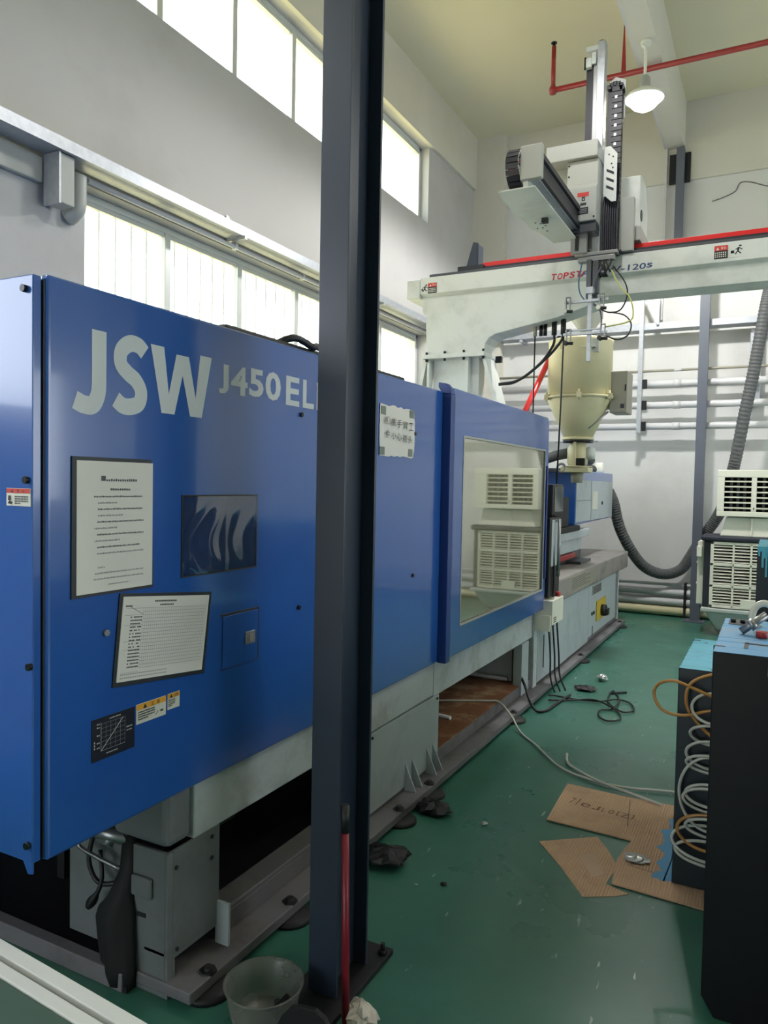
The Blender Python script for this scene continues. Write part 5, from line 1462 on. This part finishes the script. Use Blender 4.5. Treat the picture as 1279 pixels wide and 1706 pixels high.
wc = [(-2.1, 4.55, 0.143), (-1.80, 4.72, 0.143), (-1.67, 4.79, 0.143), (-1.60, 4.82, 0.138), (-1.50, 4.78, 0.07), (-1.40, 4.66, 0.014), (-1.24, 4.47, 0.012), (-1.03, 4.20, 0.012), (-0.85, 4.10, 0.012), (-0.66, 4.08, 0.012), (-0.46, 4.14, 0.012), (-0.15, 4.2, 0.012)]
tag(MB('whiteloops').tube(smooth_path(wc, 8), 0.0065, 8).build('white_cable', loc=(-1, 4.2, 0)), 'white cable running from the rusty tray across the floor to the moulds', 'cable')
tag(MB('whiteloops').tube(smooth_path([(-1.03, 4.375, 0.03), (-1.01, 4.30, 0.012), (-0.95, 4.22, 0.012), (-0.78, 4.07, 0.021), (-0.58, 3.985, 0.02), (-0.45, 3.93, 0.02)], 8), 0.0075, 8).build('white_cable', loc=(-0.8, 4.2, 0)), 'short white cable with a free raised end lying by the cardboard', 'cable')
bk = [(-1.47, 5.60, 0.012), (-1.42, 5.62, 0.012), (-1.28, 5.60, 0.012), (-1.10, 5.64, 0.012), (-1.0, 5.76, 0.012), (-0.90, 5.72, 0.012), (-0.84, 5.55, 0.012), (-0.90, 5.46, 0.012), (-1.0, 5.56, 0.02), (-1.06, 5.75, 0.012), (-1.07, 5.98, 0.012), (-1.02, 5.90, 0.012), (-0.97, 5.70, 0.022), (-0.98, 5.50, 0.012), (-1.05, 5.42, 0.012), (-1.03, 5.28, 0.012), (-0.96, 5.20, 0.012), (-0.89, 5.27, 0.012), (-0.92, 5.42, 0.012), (-1.02, 5.54, 0.022), (-1.15, 5.62, 0.024), (-1.30, 5.55, 0.012), (-1.44, 5.48, 0.012)]
tag(MB('black').tube(smooth_path(bk, 7), 0.0062, 7).build('black_cable', loc=(-1.1, 5.5, 0)), 'black cable lying in loops on the floor beside the machine', 'cable')
tag(MB('black').tube(smooth_path([(-1.66, 5.35, 0.26), (-1.58, 5.30, 0.17), (-1.50, 5.20, 0.07), (-1.44, 5.16, 0.015), (-1.38, 5.22, 0.012), (-1.36, 5.45, 0.012), (-1.33, 5.7, 0.012)], 6), 0.010, 7).build('black_cable', loc=(-1.45, 5.3, 0)), 'black cable hanging out of the machine frame near the drip tray', 'cable')

# tub, stick, dustpan
tb = thing('plastic_tub', 'round translucent plastic tub on the floor left of the column', 'tub', (-1.30, 1.785, 0))
TX, TY = -1.30, 1.785
MB('tub').lathe(TX, TY, [(0.092, 0.004), (0.098, 0.02), (0.112, 0.098), (0.118, 0.104), (0.120, 0.110), (0.114, 0.110), (0.108, 0.100), (0.094, 0.022), (0.088, 0.010), (0.0, 0.008)], 40).build('bowl', tb)
MB('lab_white').lathe(TX, TY, [(0.0, 0.0), (0.088, 0.0), (0.090, 0.003), (0.0, 0.004)], 32).build('foot', tb)
st = thing('broom_stick', 'red stick with a black rubber grip leaning on the steel column', 'stick', (-1.06, 1.86, 0))
MB('darkred').cyl((-1.062, 1.865, 0.0), (-1.092, 1.895, 0.565), 0.0115, 14).build('shaft', st)
MB('black').cyl((-1.092, 1.895, 0.565), (-1.097, 1.90, 0.645), 0.0135, 14).build('grip', st)
dp = thing('dustpan', 'black dustpan with a rounded top at the foot of the column', 'dustpan', (-1.09, 1.70, 0))
MB('blackcloth').prism([(-1.205, 0.0), (-1.20, 0.045), (-1.17, 0.11), (-1.14, 0.145), (-1.11, 0.156), (-1.06, 0.162), (-1.03, 0.15), (-1.005, 0.11), (-0.99, 0.0)], 'y', 1.69, 1.705).build('back_plate', dp, 0.003)
MB('black').box(-1.20, -0.995, 1.50, 1.69, 0.0, 0.008).build('pan', dp)

# bench at the lower left
bn = thing('workbench', 'white edged bench with a green mat at the lower left corner', 'bench', (-1.3, 0.5, 0))
def bedge(ya, yb_, za, zb, m, name):
    s = (0.80 - 0.829) / 0.378
    def Y(x, o): return o + s * (x + 1.164)
    MB(m).hexa([(-1.9, Y(-1.9, yb_), za), (-0.5, Y(-0.5, yb_), za), (-0.5, Y(-0.5, ya), za), (-1.9, Y(-1.9, ya), za), (-1.9, Y(-1.9, yb_), zb), (-0.5, Y(-0.5, yb_), zb), (-0.5, Y(-0.5, ya), zb), (-1.9, Y(-1.9, ya), zb)]).build(name, bn, 0.002)
bedge(0.829, 0.803, 0.77, 0.80, 'bench_white', 'edge_profile')
bedge(0.803, 0.7935, 0.77, 0.790, 'hopbox', 'profile_groove')
bedge(0.7935, 0.771, 0.77, 0.80, 'bench_white', 'edge_profile')
bedge(0.771, 0.45, 0.775, 0.797, 'bench_green', 'mat')
for x in (-1.85, -0.58):
    for y in (0.48, 0.78):
        MB('bench_white').box(x, x + 0.04, y - 0.02 + (0.05 if x < -1 else 0), y + 0.02 + (0.05 if x < -1 else 0) - (0.04 if x > -1 else 0), 0, 0.772).build('leg', bn)
